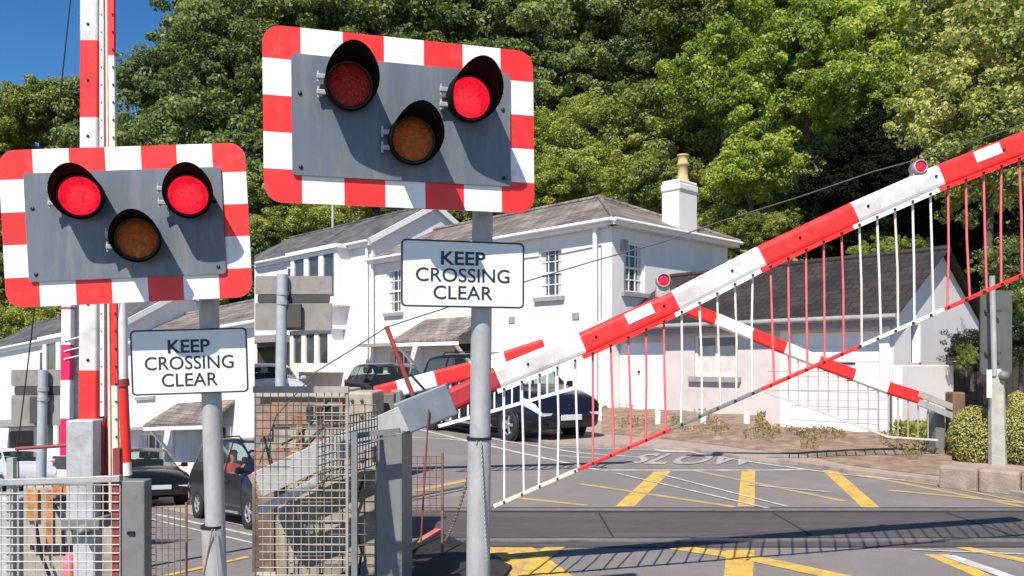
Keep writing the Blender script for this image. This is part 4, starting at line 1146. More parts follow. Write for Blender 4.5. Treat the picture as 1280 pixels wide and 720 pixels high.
m = MB(); m.bar(P(110, 650, YL-.06), P(112, 760, YL-.06), .16, .16, up=(0,1,0), bev=.01); part('tail_plate', m, GALVLIGHT, bl_)
m = MB(); m.box((-.15, -.12, -.045), (.15, .12, .045), Matrix.Translation(P(110, 652, YL-.12)), 0, .01); m.lathe([(0, 0), (.05, 0), (.05, .05), (.02, .06), (.02, .09), (0, .09)], Matrix.Translation(P(108, 662, YL-.2)) @ Matrix.Rotation(math.radians(90), 4, 'X'), 14); part('pivot', m, GREYCAB, bl_)
# stay rods
m = MB(); m.tube([P(20, 561, YL), P(94, 556, YL)], .014, 8); part('stay_rod', m, REDBROWN, bl_)
m = MB(); m.tube([P(90, -120, YL), P(88, 0, YL), P(72, 150, YL), P(50, 330, YL), P(33, 470, YL), P(22, 558, YL), P(24, 610, YL)], .005, 6); part('stay_cable', m, BLACK, bl_)
# far raised arm and the slim pole
Y2 = 9.5
b2 = thing('barrier', 'slim raised red and white barrier arm farther back, beside the grey sign back', 'barrier', (P(85, 600, Y2).x, Y2, lz(Y2)))
x2 = lambda y: float(np.interp(y, [200, 570], [87.5, 83]))
vb([(215, 300, 0), (300, 384, 1), (384, 387, 0), (387, 431, 1), (431, 475, 0), (475, 523, 1), (523, 569, 0)], x2, 12.5, Y2, .1, 'arm', b2, [mat('crimson_paint', (.72, .01, .09), .4, .1, 6), WHITE])
m = MB()
for i in range(4): m.tube([P(94+i*1.6, 230, Y2+.1), P(92+i*2, 560, Y2+.1)], .012, 6)
part('skirt_bar', m, CREAM, b2)
m = MB(); m.bar(P(89, 569, Y2), Vector((P(89, 0, Y2).x, Y2, lz(Y2))), .05, .05, up=(0,1,0)); part('pedestal', m, GREYCAB, b2)
m = MB()
for y in (424, 437, 447): m.bar(P(80, y+2, Y2-.06), P(104, y-4, Y2-.06), .012, .012)
part('rung', m, WHITE, b2)
Y3 = 7.0
mp_ = thing('marker_pole', 'slim white over red pole with a white tip between the raised arm and left sign', 'pole', (P(156, 600, Y3).x, Y3, lz(Y3)))
m = MB()
for (xa_, ya_, xb_, yb_, mi) in ((150, 230, 153, 477, 1), (154, 482, 158, 578, 0), (158, 578, 159, 594, 1)):
    m.tube([P(xa_, ya_, Y3), P(xb_, yb_, Y3)], .05 if ya_ < 400 else .042, 14, mi=mi)
part('shaft', m, [RED, WHITE], mp_)
m = MB(); m.tube([P(153, 474, Y3), P(154, 483, Y3)], .054, 14); part('collar', m, REDBROWN, mp_)
m = MB(); m.tube([P(159, 594, Y3), Vector((P(160, 0, Y3).x, Y3, lz(Y3)))], .03, 10); part('foot', m, GREYCAB, mp_)
# narrow grey cabinet
m = MB(); a = P(151, 601, 5.6); b = P(186, 601, 5.6)
gc = thing('control_cabinet', 'narrow dark grey steel cabinet below the white over red pole', 'cabinet', ((a.x+b.x)/2, 5.8, lz(5.8)))
m.box((a.x, 5.6, lz(5.8)), (b.x-.03, 5.72, a.z), None, 0, .008); part('casing', m, GREYCAB, gc)
m = MB(); m.box((a.x+.05, 5.585, P(0, 668, 5.6).z), (a.x+.10, 5.602, P(0, 664, 5.6).z)); part('latch', m, BLACK, gc)
# cage at left
lc_ = thing('mesh_cage', 'wire mesh fence panel with a grey top rail in front of the rusty machine', 'cage', (P(70, 700, 4.9).x, 4.9, lz(4.9)))
m = MB(); A = P(-30, 604, 4.9); B = P(150, 598, 4.9)
mesh_panel(m, Vector((A.x, 4.9, lz(4.9)+.02)), Vector((1,0,0)), Vector((0,0,1)), B.x-A.x, A.z-lz(4.9)-.03, .052, .052, .0036); part('front_mesh', m, WIREW, lc_)
m = MB(); m.bar(P(-30, 604, 4.9), P(151, 598, 4.9), .035, .04, bev=.005); part('top_rail', m, GALV, lc_)
for px in (14, 146):
    m = MB(); p_ = P(px, 572 if px < 20 else 600, 4.92); m.box((p_.x-.02, 4.905, lz(4.9)), (p_.x+.02, 4.945, p_.z)); part('fence_post', m, GALV if px < 20 else REDBROWN, lc_)
ms = thing('mesh_screen', 'small dark wire mesh screen between the narrow cabinet and left signal post', 'fence', (P(205, 700, 6.6).x, 6.6, lz(6.6)))
m = MB(); A = P(180, 632, 6.6); B = P(233, 632, 6.6); mesh_panel(m, Vector((A.x, 6.6, lz(6.6)+.05)), Vector((1,0,0)), Vector((0,0,1)), B.x-A.x, A.z-lz(6.6)-.06, .052, .055, .0036); part('wire_mesh', m, mat('brown_wire', (.16, .13, .11), .7, .2, 10), ms)
m = MB()
for px in (180, 233): m.tube([P(px, 628, 6.6), Vector((P(px, 0, 6.6).x, 6.6, lz(6.6)))], .011, 8)
part('stake', m, WIRER, ms)
# rusty machine behind left cage
mc = thing('machine_cabinet', 'rusty orange and beige machine cabinet behind the left fence panel', 'cabinet', (P(60, 700, 6.9).x, 6.9, lz(6.9)))
m = MB(); m.box((P(28, 0, 6.7).x, 6.7, lz(6.7)), (P(150, 0, 6.7).x, 7.1, P(0, 606, 6.7).z), None, 0, .02); part('casing', m, BEIGE, mc)
m = MB(); m.box((P(34, 0, 6.68).x, 6.67, P(0, 650, 6.7).z), (P(48, 0, 6.68).x, 6.699, P(0, 612, 6.7).z)); m.box((P(58, 0, 6.68).x, 6.672, P(0, 690, 6.7).z), (P(66, 0, 6.68).x, 6.698, P(0, 612, 6.7).z)); m.box((P(66.5, 0, 6.68).x, 6.671, P(0, 622, 6.7).z), (P(100, 0, 6.68).x, 6.697, P(0, 607, 6.7).z)); part('rusty_panel', m, mat('orange_rust', (.50, .20, .06), .85, .35, 8, bump=.3, dirt=(.2, .07, .03), dirt_amt=.35, dirt_scale=6), mc)
m = MB(); m.box((P(70, 0, 6.66).x, 6.66, P(0, 632, 6.7).z), (P(98, 0, 6.66).x, 6.699, P(0, 618, 6.7).z)); part('vent_slot', m, DARKTRIM, mc); m = MB(); m.box((P(38, 0, 6.66).x, 6.655, P(0, 686, 6.7).z), (P(95, 0, 6.66).x, 6.685, P(0, 680, 6.7).z)); part('vent_slot', m, DARKTRIM, mc)
for pts in ([(64, 625), (78, 650), (80, 690), (92, 710)], [(45, 655), (50, 690), (62, 720)]):
    m = MB(); m.tube([P(x, y, 6.6) for x, y in pts], .014, 8); part('cable', m, BLACK, mc)
m = MB(); m.lathe([(.05, 0), (.05, .16), (.02, .2), (0, .2)], Matrix.Translation(P(87, 722, 6.5)), 14); part('red_fitting', m, PINK, mc)
m = MB(); m.box((P(-60, 0, 7.4).x, 7.4, lz(7.4)), (P(24, 0, 7.4).x, 7.55, P(0, 622, 7.4).z), None, 0, .02)
solo('low_wall', m, mat('pale_blockwork', (.45, .43, .40), .9, .2, 5, bump=.3, dirt=(.25,.23,.2)), 'low pale block wall behind the left fence panel, left of the rusty machine', 'wall')
# dark column right of the cage
m = MB(); m.bar(P(147, 560, 5.9), P(150, 760, 5.9), .05, .05, up=(0,1,0)); solo('fence_stanchion', m, REDBROWN, 'dark red steel stanchion beside the narrow grey cabinet', 'post')

# ------------------------------------------------------------------ backs of road signs
def sign_back(label, poletop, polebot, rects, Y, gz, r, dark):
    t = thing('road_sign', label, 'sign', (P(polebot[0], 0, Y).x, Y, gz))
    m = MB(); pb = P(polebot[0], polebot[1], Y); pb.z = gz
    m.tube([P(poletop[0], poletop[1], Y-.08), Vector((pb.x, Y-.08, gz))], r, 14); po = part('pole', m, mat('sign_pole_grey', (.42, .45, .48), .45, .1, 8, metal=.2), t)
    for i, (x0, y0, x1, y1) in enumerate(rects):
        a, b = P(x0, y1, Y), P(x1, y0, Y); w, h = b.x-a.x, b.z-a.z
        m = MB(); m.prism([Vector((a.x+x, Y, a.z+y)) for x, y in rrect(w, h, .03, 3)], (0, .02, 0))
        bo = part('sign_panel', m, GREYSIGN if i != 1 else DARKSIGN, t)
        if i == 2:
            k = MB(); k.box((a.x+w*.36, Y-.09, a.z+h*.08), (a.x+w*.62, Y-.031, b.z-h*.05), None, 0, .01); part('junction_box', k, DARKSIGN, bo)
    for y in (poletop[1]+24, poletop[1]+36):
        m = MB(); m.tube([P(poletop[0]+.2, y-3, Y-.08), P(poletop[0]+.2, y+2, Y-.08)], r+.012, 14); part('clamp', m, GALV, po)
    return t
GREYSIGN = mat('sign_back_grey', (.25, .235, .215), .7, .12, 4, dirt=(.15, .14, .12), dirt_amt=.25, dirt_scale=3)
DARKSIGN = mat('sign_back_dark', (.055, .05, .05), .7, .15, 4)
sign_back('grey back of a wide road sign in front of the bay window house', (353, 343), (351, 487), [(319, 345, 415, 368), (322, 367.5, 412, 379), (319, 378.5, 415, 413)], 11.5, 0.0, .075, False)
m = None
sign_back('grey back of a wide road sign beside the slim raised arm', (54, 463), (54, 600), [(14, 462, 90, 483), (18, 482.5, 88, 494), (14, 493.5, 90, 532)], 11.5, lz(11.5), .065, False)
# concrete post with sign at right
cp_ = thing('concrete_post', 'tapered concrete post between the two round bushes carrying a sign back', 'post', (P(1246, 585, 11.9).x, 11.9, 0))
m = MB()
a = P(1247, 588, 11.9); b = P(1246, 466, 11.9); w0, w1 = .125, .10
vs = []
for c, w in ((Vector((a.x, 11.9, 0)), w0), (P(1246, 520, 11.9), .115), (b, w1), (b+Vector((0,0,.06)), .05)):
    for k in range(8):
        an = math.pi/8+2*math.pi*k/8; vs.append(c+Vector((math.cos(an)*w, math.sin(an)*w, 0)))
fs = [(i*8+k, i*8+(k+1) % 8, (i+1)*8+(k+1) % 8, (i+1)*8+k) for i in range(3) for k in range(8)]+[tuple(range(24, 32))]
m.add(vs, fs); part('shaft', m, mat('mossy_concrete', (.42, .42, .36), .9, .15, 5, bump=.3, dirt=(.26,.27,.2)), cp_)
m = MB(); m.tube([P(1243, 470, 11.85), P(1240, 345, 11.85)], .04, 10); part('pole', m, GALV, cp_)
m = MB(); a = P(1226, 468, 12.0); b = P(1276, 362, 12.0); m.prism([Vector((a.x+x, 12.0+x*.35, a.z+y)) for x, y in rrect(b.x-a.x, b.z-a.z, .05, 3)], (0, .03, 0)); sp_ = part('sign_panel', m, mat('weathered_sign_back', (.12, .125, .11), .7, .15, 4, dirt=(.07,.07,.06)), cp_)
for f in (.25, .75):
    k = MB(); k.box((a.x+.06, 11.985, a.z+(b.z-a.z)*f-.02), (a.x+.3, 12.02, a.z+(b.z-a.z)*f+.02)); part('stiffener', k, DARKSIGN, sp_)
m = MB(); m.box((P(1233, 0, 11.8).x, 11.78, P(0, 497, 11.8).z), (P(1239, 0, 11.8).x, 11.8, P(0, 462, 11.8).z)); part('tag_plate', m, WHITE, cp_)
m = MB(); m.lathe([(0, -.05), (.07, -.05), (.07, .05), (0, .06)], Matrix.Translation(P(1254, 470, 11.8)) @ Matrix.Rotation(math.radians(90), 4, 'X'), 12); part('bracket', m, GREYCAB, cp_)
# stone edging under bushes
m = MB(); e0, e1 = G(1192, 612), G(1420, 636)
for i in range(4):
    a = e0.lerp(e1, i/4)+Vector((0,.25,.13)); b = e0.lerp(e1, (i+1)/4)+Vector((-.015,.25,.13)); m.bar(a, b, .28, .30, bev=.03)
solo('stone_edging', m, mat('sandstone', (.33, .26, .21), .9, .2, 5, bump=.4, dirt=(.18,.14,.11)), 'brown stone edging in front of the round bushes', 'edging')

# ------------------------------------------------------------------ cars
def hermite(xs, ys, x):
    xs = np.array(xs); ys = np.array(ys); n = len(xs)
    d = np.diff(ys)/np.diff(xs); mm = np.zeros(n); mm[0] = d[0]; mm[-1] = d[-1]
    for i in range(1, n-1): mm[i] = 0 if d[i-1]*d[i] <= 0 else 2*d[i-1]*d[i]/(d[i-1]+d[i])
    i = int(np.clip(np.searchsorted(xs, x)-1, 0, n-2)); h = xs[i+1]-xs[i]; t = (x-xs[i])/h
    return ys[i]*(2*t**3-3*t*t+1)+ys[i+1]*(-2*t**3+3*t*t)+h*(mm[i]*(t**3-2*t*t+t)+mm[i+1]*(t**3-t*t))
MPV = dict(L=4.3, st=[(-2.16,.42,.80,.88,.66,.68,.60), (-2.12,.32,.95,1.10,.78,.80,.66), (-2.02,.28,1.00,1.50,.83,.84,.66), (-1.8,.24,1.0,1.70,.85,.87,.66), (-1.0,.22,1.0,1.77,.86,.88,.69), (-.1,.22,.99,1.77,.86,.88,.69), (.45,.22,.98,1.70,.86,.88,.68), (.9,.22,.98,1.42,.86,.88,.69), (1.36,.22,.97,1.08,.86,.87,.72), (1.8,.24,.90,.97,.84,.85,.70), (2.06,.28,.78,.84,.78,.80,.66), (2.15,.34,.66,.70,.72,.73,.62), (2.18,.42,.56,.58,.66,.67,.58)],
    side=[(-1.78,-1.0), (-.92,.02), (.10,.86)], wind=(.52, 1.30), rear=(-2.09,-1.86), wx=(-1.38, 1.36), wr=.33)
for k_ in ('side', 'wind', 'rear', 'wx'):
    MPV[k_] = [tuple(v*1.16 for v in e) if isinstance(e, tuple) else e*1.16 for e in MPV[k_]]
MPV['st'] = [(s_[0]*1.16,)+s_[1:] for s_ in MPV['st']]
HATCH = dict(L=3.9, st=[(-1.95,.42,.72,.78,.62,.64,.56), (-1.9,.30,.88,1.0,.74,.76,.62), (-1.76,.25,.92,1.24,.79,.80,.60), (-1.5,.22,.93,1.38,.80,.82,.60), (-.7,.20,.92,1.46,.81,.83,.62), (-.05,.20,.91,1.46,.81,.83,.62), (.35,.20,.90,1.38,.81,.83,.61), (.8,.20,.90,1.13,.81,.83,.64), (1.08,.20,.88,.97,.81,.82,.66), (1.55,.22,.80,.88,.79,.80,.64), (1.82,.26,.70,.76,.74,.75,.60), (1.92,.34,.60,.64,.68,.69,.56), (1.96,.42,.52,.54,.62,.62,.52)],
    side=[(-1.45,-.75), (-.68,.12), (.20,.62)], wind=(.42, 1.02), rear=(-1.84,-1.56), wx=(-1.22, 1.22), wr=.30)
def car(spec, paint, label, group=None, name='parked_car'):
    t = thing(name, label, 'car', (0,0,0), group)
    st = spec['st']; xs = [s[0] for s in st]
    def sec(x): return [hermite(xs, [s[k] for s in st], x) for k in range(1, 7)]
    def ring(x):
        z0, z1, z2, wb, wm, wt = sec(x); zm = (z0+z1)/2; hgt = z2-z1
        half = [(0, z0), (wb*.92, z0), (wb, z0+.05), (wm*1.0+.012, zm), (wm, z1)]
        for f in (.10, .32, .55, .78, .92): half.append((wm+(wt-wm)*f, z1+hgt*f*.97))
        half += [(wt*.985, z1+hgt*.985), (wt*.82, z2+.012), (wt*.4, z2+.03), (0, z2+.035)]
        return half
    X = sorted(set(list(np.linspace(xs[0], xs[-1], 56))+[v for s in spec['side'] for v in s]+list(spec['wind'])+list(spec['rear'])))
    R = [ring(x) for x in X]; nh = len(R[0])
    m = MB(); vs = []; fs = []
    full = []
    for x, h in zip(X, R):
        loop = [(x, -y, z) for y, z in h]+[(x, y, z) for y, z in h[::-1][1:-1]]
        full.append(loop); vs += loop
    n = len(full[0])
    def is_hole(i, k):
        xm = (X[i]+X[i+1])/2; kk = k if k < nh-1 else 2*nh-3-k
        if 5 <= kk <= 8 and any(a < xm < b for a, b in spec['side']): return True
        if kk >= 10 and (spec['wind'][0] < xm < spec['wind'][1] or spec['rear'][0] < xm < spec['rear'][1]): return True
        return False
    for i in range(len(X)-1):
        for k in range(n):
            if is_hole(i, k): continue
            fs.append((i*n+k, i*n+(k+1) % n, (i+1)*n+(k+1) % n, (i+1)*n+k))
    fs.append(tuple(range(n))[::-1]); fs.append(tuple((len(X)-1)*n+k for k in range(n)))
    m.add(vs, fs, 0, True)
    bo = part('body', m, paint, t)
    # glass
    def gpatch(x0, x1, k0, k1, sides, nm):
        ii = [i for i in range(len(X)) if x0-1e-6 <= X[i] <= x1+1e-6]
        for sd in sides:
            g = MB(); v2 = []; cols = k1-k0+1
            for i in ii:
                for k in range(k0, k1+1): y, z = R[i][k]; v2.append((X[i], sd*y*.995, z-.002))
            f2 = [(a*cols+b, a*cols+b+1, (a+1)*cols+b+1, (a+1)*cols+b) for a in range(len(ii)-1) for b in range(cols-1)]
            g.add(v2, f2, 0, True); part(nm, g, CARGLASS, t)
    for a, b in spec['side']: gpatch(a, b, 5, 9, (-1, 1), 'window')
    for nm, (a, b) in (('windscreen', spec['wind']), ('rear_window', spec['rear'])):
        ii = [i for i in range(len(X)) if a-1e-6 <= X[i] <= b+1e-6]; g = MB(); v2 = []
        for i in ii:
            row = [(-y, z) for y, z in R[i][10:]]+[(y, z) for y, z in R[i][10:-1][::-1]]
            v2 += [(X[i], y*.99, z-.002) for y, z in row]
        cols = len(v2)//len(ii)
        g.add(v2, [(p*cols+q, p*cols+q+1, (p+1)*cols+q+1, (p+1)*cols+q) for p in range(len(ii)-1) for q in range(cols-1)], 0, True); part(nm, g, CARGLASS, t)
    # interior
    g = MB(); w = .6
    g.box((xs[0]+.4, -w, .35), (1.0, w, .62))
    for x in (-.95, .05):
        for s in (-1, 1): g.box((x-.1, s*.36-.24, .6), (x+.08, s*.36+.24, 1.18), None, 0, .05); g.box((x-.08, s*.36-.12, 1.2), (x+.03, s*.36+.12, 1.38), None, 0, .03)
    g.box((spec['wind'][1]-.55, -w-.05, .8), (spec['wind'][1]-.02, w+.05, sec(spec['wind'][1])[1]-.02), None, 0, .03)
    part('seats', g, BLACK, t)
    # wheels
    r = spec['wr']
    for x in spec['wx']:
        for s in (-1, 1):
            wv = sec(x)[3]
            M = Matrix.Translation((x, s*(wv-.08), r)) @ Matrix.Rotation(math.radians(-90*s), 4, 'X')
            g = MB(); g.lathe([(r*.60, .105), (r*.64, .115), (r*.93, .115), (r, .09), (r, -.09), (r*.9, -.11), (0, -.11)], M, 28); wh = part('wheel', g, TYRE, t)
            g = MB(); g.lathe([(r*.62, .10), (r*.58, .104), (r*.56, .07)], M, 28); g.lathe([(r*.18, .07), (r*.16, .10), (0, .105)], M, 16)
            for k in range(5):
                Ms = M @ Matrix.Rotation(2*math.pi*k/5, 4, 'Z'); g.box((r*.1, -r*.09, .075), (r*.6, r*.09, .1), Ms, 0, .008)
            part('rim', g, ALLOY, wh)
            g = MB(); g.lathe([(0, .04), (r*.6, .04)], M, 24); part('brake_disc', g, BLACK, wh)
            g = MB(); ar = [(r*1.02, .085), (r*1.16, .098), (r*1.17, .085)]
            g.lathe(ar, M, 36); part('wheel_arch', g, BLACK, wh)
    xf_ = xs[-1]
    z0, z1, z2, wb, wm, wt = sec(xf_-.18)
    for s in (-1, 1):
        g = MB(); v2 = []
        hx = np.linspace(xf_-.46, xf_-.012, 12)
        for j, x in enumerate(hx):
            y3, z3 = ring(x)[3]; y4, z4 = ring(x)[4]; f = j/11
            for e in (.38+.12*(1-f), .98):
                v2.append((x+.006*f, s*(y3+(y4-y3)*e+.010), z3+(z4-z3)*e))
        g.add(v2, [(2*j, 2*j+1, 2*j+3, 2*j+2) for j in range(11)], 0, True)
        zl, zh = v2[-2][2], v2[-1][2]; yi = abs(v2[-1][1])
        g.add([(xf_+.008, s*yi, zl), (xf_+.008, s*(yi-.20), zl+.02), (xf_+.004, s*(yi-.24), zh-.005), (xf_+.004, s*yi, zh)], [(0, 1, 2, 3)])
        part('headlight', g, HEADL, t)
        g = MB(); xm = spec['wind'][1]-.22; wv = sec(xm)[4]
        g.box((xm-.06, s*(wv+.10)-.085, .98 if spec is HATCH else 1.06), (xm+.05, s*(wv+.10)+.085, 1.10 if spec is HATCH else 1.19), None, 0, .035); g.box((xm-.02, min(s*wv*.93, s*(wv+.1)), 1.0 if spec is HATCH else 1.09), (xm+.02, max(s*wv*.93, s*(wv+.1)), 1.03 if spec is HATCH else 1.12)); part('mirror', g, paint, t)
        g = MB()
        for xh in (-.55, .35): wv = sec(xh)[4]; g.box((xh-.09, min(s*wv, s*(wv+.03)), sec(xh)[1]-.10), (xh+.09, max(s*wv, s*(wv+.03)), sec(xh)[1]-.07), None, 0, .008)
        part('door_handle', g, paint, t)
        g = MB()
        for xh in (spec['side'][0][1]+.04, spec['side'][1][1]+.04, spec['wx'][1]-.42):
            z0_, z1_, z2_, wb_, wm_, wt_ = sec(xh)
            g.tube([(xh, s*(wb_+.008), z0_+.12), (xh, s*(wm_+.014), (z0_+z1_)/2), (xh, s*(wm_+.003), z1_-.02)], .006, 5)
        part('door_seam', g, BLACK, t)
        g = MB(); g.box((-1.0, s*(.845 if spec is MPV else .80)-.02, .25), (.95, s*(.845 if spec is MPV else .80)+.025, .31), None, 0, .012); part('sill_strip', g, ALLOY if spec is MPV else BLACK, t)
        g = MB(); g.box((xs[0]+.02, s*.70-.07, .78), (xs[0]+.16, s*.70+.075, 1.02), None, 0, .02); part('tail_light', g, mat('tail_light_red', (.4, .01, .015), .2), t)
    g = MB(); zz = z1-.13; g.box((xf_-.14, -.42, zz-.02), (xf_-.055, .42, zz+.05), None, 0, .015); g.box((xf_-.10, -.55, .30), (xf_+.005, .55, .42), None, 0, .02); part('grille', g, BLACK, t)
    g = MB(); g.box((xf_-.02, -.26, .44), (xf_+.014, .26, .55), None, 0, .006); part('number_plate', g, PLATE, t)
    g = MB(); g.lathe([(.04, 0), (.04, .006), (0, .008)], Matrix.Translation((xf_-.05, 0, zz+.03)) @ Matrix.Rotation(math.radians(75), 4, 'Y'), 14); part('badge', g, ALLOY, t)
    if spec is MPV:
        g = MB()
        for s in (-1, 1): g.tube([(-1.5, s*.62, 1.74), (-1.4, s*.62, 1.82), (.2, s*.62, 1.82), (.35, s*.62, 1.75)], .015, 8)
        part('roof_bar', g, BLACK, t)
    return t
def place(o, front, rear, loc_z=0, left=False):
    d = Vector((front[0]-rear[0], front[1]-rear[1], 0)); c = Vector(((front[0]+rear[0])/2, (front[1]+rear[1])/2, loc_z))
    up = Vector((0, SLOPE, 1)).normalized() if left else Vector((0,0,1))
    if left: c.z = lz(c.y)-.03
    d = (d-up*d.dot(up)).normalized(); y = up.cross(d)
    M = Matrix(((d.x,y.x,up.x),(d.y,y.y,up.y),(d.z,y.z,up.z)))
    o.rotation_mode = 'QUATERNION'; o.rotation_quaternion = M.to_quaternion(); o.location = c
    return M, c
mpvR = car(MPV, NAVYCAR, 'dark navy people carrier behind the lowered barrier skirt, near the white double door')
fdir = Vector((.58, -.81, 0)).normalized(); sdir = Vector((fdir.y, -fdir.x, 0))   # sdir: towards the right-hand side of the car
nearside = Vector((-.81, -.58, 0))
def by_wheels(o, fw, rw, hw, spec, left=False):
    """place the car so that its near-side wheels stand at fw and rw"""
    d = (fw-rw); d.z = 0; d.normalize()
    ns = Vector((d.y, -d.x, 0))
    if ns.y > 0: ns = -ns
    mid = (fw+rw)/2-ns*hw
    off = (spec['wx'][0]+spec['wx'][1])/2
    mid = mid-d*off
    return place(o, mid+d, mid-d, 0, left)
by_wheels(mpvR, G(645, 552), G(538, 537), .8, MPV)
mpvL = dup(mpvR, (0,0,0), 'dark people carrier with two people inside at the right end of the lower road')
by_wheels(mpvL, GL(334, 664), GL(237, 643), .8, MPV, True)
hatR = car(HATCH, BLACKCAR, 'black hatchback behind the wire cage, in front of the bay window house')
by_wheels(hatR, G(490, 530), G(432, 518), .72, HATCH); hatR.scale = (1.06, 1.06, 1.06)
hatL = dup(hatR, (0,0,0), 'black hatchback parked behind the dark people carrier on the lower road')
by_wheels(hatL, GL(172, 636), GL(110, 623), .72, HATCH, True)
silL = car(HATCH, SILVERCAR, 'silver hatchback below the grey sign back at the left edge')
by_wheels(silL, GL(26, 615), GL(-38, 608), .72, HATCH, True); silL.scale = (1.05, 1.05, 1.05)
silR = dup(silL, (0,0,0), 'pale silver hatchback half hidden by the grey sign pole above the cage')
by_wheels(silR, G(332, 517), G(288, 508), .72, HATCH)

# people seated in the people carrier
def person(loc_local, label, shirt, car_o, driver):
    J = {'pelvis': (0,0,.62), 'waist': (-.02,0,.80), 'chest': (-.06,0,1.02), 'neck': (-.06,0,1.17), 'chin': (-.03,0,1.24), 'head': (-.04,0,1.33), 'crown': (-.05,0,1.42)}
    E = [('pelvis','waist'), ('waist','chest'), ('chest','neck'), ('neck','chin'), ('chin','head'), ('head','crown')]
    Rr = {'pelvis': .15, 'waist': .14, 'chest': .15, 'neck': .055, 'chin': .075, 'head': .095, 'crown': .06}
    for s, n in ((1,'l'), (-1,'r')):
        J['sh'+n] = (-.05, s*.19, 1.09); J['el'+n] = (.08, s*.27, .86); J['wr'+n] = (.32, s*.20, .93); J['pa'+n] = (.39, s*.18, .95)
        J['kn'+n] = (.42, s*.12, .66); J['an'+n] = (.52, s*.12, .28); J['to'+n] = (.66, s*.12, .25)
        E += [('chest','sh'+n), ('sh'+n,'el'+n), ('el'+n,'wr'+n), ('wr'+n,'pa'+n), ('pelvis','kn'+n), ('kn'+n,'an'+n), ('an'+n,'to'+n)]
        Rr.update({'sh'+n: .075, 'el'+n: .048, 'wr'+n: .032, 'pa'+n: .036, 'kn'+n: .07, 'an'+n: .045, 'to'+n: .035})
        for k, dy in enumerate((-.03, -.012, .006, .024)):
            a, b = f'f{n}{k}', f'g{n}{k}'
            J[a] = (.435, s*.18+dy, .965); J[b] = (.455, s*.18+dy, .935); Rr[a] = .009; Rr[b] = .008; E += [('pa'+n, a), (a, b)]
        J['th'+n] = (.40, s*.18-s*.045, .975); Rr['th'+n] = .010; E.append(('pa'+n, 'th'+n))
    names = list(J); me = bpy.data.meshes.new('person'); me.from_pydata([J[k] for k in names], [(names.index(a), names.index(b)) for a, b in E], [])
    o = bpy.data.objects.new('person', me); COL.objects.link(o)
    md = o.modifiers.new('skin', 'SKIN'); md.use_smooth_shade = True
    for i, k in enumerate(names):
        sv = me.skin_vertices[0].data[i]; sv.radius = (Rr[k], Rr[k]); sv.use_root = (k == 'pelvis')
    sb = o.modifiers.new('sub', 'SUBSURF'); sb.levels = 1; sb.render_levels = 1
    me.materials.append(shirt)
    ev = o.evaluated_get(bpy.context.evaluated_depsgraph_get()); m2 = bpy.data.meshes.new_from_object(ev)
    o.modifiers.clear(); o.data = m2; m2.materials.clear(); m2.materials.append(shirt); m2.materials.append(SKIN)
    for p in m2.polygons:
        p.use_smooth = True
        c = p.center
        if c.z > 1.17 and abs(c.y) < .13: p.material_index = 1
        if c.x > .14 and c.z > .8: p.material_index = 1
    Mw = Matrix.Translation(car_o.location) @ car_o.rotation_quaternion.to_matrix().to_4x4() @ Matrix.Translation(loc_local)
    o.location = Mw.to_translation(); o.rotation_mode = 'QUATERNION'; o.rotation_quaternion = Mw.to_quaternion()
    props(o, label, 'person', 'people in the dark people carrier')
    h = MB(); bm = bmesh.new(); bmesh.ops.create_uvsphere(bm, u_segments=16, v_segments=10, radius=1)
    h.add([Vector((-.065+v.co.x*.105, v.co.y*.098, 1.36+v.co.z*.10)) for v in bm.verts], [[v.index for v in f.verts] for f in bm.faces if all(v.co.z > -.1-v.co.x*-.9 or v.co.x < -.3 for v in f.verts)], 0, True); bm.free()
    me3 = mesh_of(h, 'hair', HAIR); ho = bpy.data.objects.new('hair', me3); COL.objects.link(ho); ho.parent = o
    f = MB()
    for s in (-1, 1): f.lathe([(0, .0), (.012, .0), (.0, .008)], Matrix.Translation((.048, s*.033, 1.335)) @ Matrix.Rotation(math.radians(90), 4, 'Y'), 8)
    f.box((.035, -.028, 1.262), (.056, .028, 1.27))
    fo = bpy.data.objects.new('face', mesh_of(f, 'face', DARKTRIM)); COL.objects.link(fo); fo.parent = o
    nm = MB(); nm.add([(.045,-.014,1.29), (.045,.014,1.29), (.075,0,1.295), (.05,0,1.34)], [(0,1,2), (0,2,3), (2,1,3)], 0, True)
    no = bpy.data.objects.new('nose', mesh_of(nm, 'nose', SKIN)); COL.objects.link(no); no.parent = o
    return o
person((.50, -.42, .08), 'person in a coral top in the front seat of the dark people carrier', CORAL, mpvL, True)
person((-.62, -.42, .08), 'person in a red top in the rear seat of the dark people carrier', mat('red_shirt', (.6, .05, .04), .8), mpvL, False)

# ------------------------------------------------------------------ hillside and trees
def hill_z(X, Y):
    q = X/max(Y, 1)
    cap = 9+26*min(1, max(0, (q+.60)/.28))
    y0 = 37 if q < -.05 else (37-10*min(1, (q+.05)/.35))
    if q < -.32: y0 = 41
    base = lz(min(Y, 38))-.4 if q < -.32 else -.4
    z = (Y-y0)*(.88 if q > -.32 else 1.05)+(base if q < -.32 else 0)
    if z > cap: z = cap+(z-cap)*.12
    return max(base, z+.8*noise.noise(Vector((X*.13, Y*.13, 3))))
qs = np.linspace(-1.3, 1.2, 90); yy = np.linspace(25, 95, 70)
mb = MB(); vs = []; fs = []
for Y in yy:
    for q in qs: vs.append((q*Y, Y, hill_z(q*Y, Y)))
for j in range(len(yy)-1):
    for i in range(len(qs)-1):
        k = j*len(qs)+i; fs.append((k, k+1, k+len(qs)+1, k+len(qs)))
mb.add(vs, fs, 0, True)
struct('hillside', mb, UNDER)

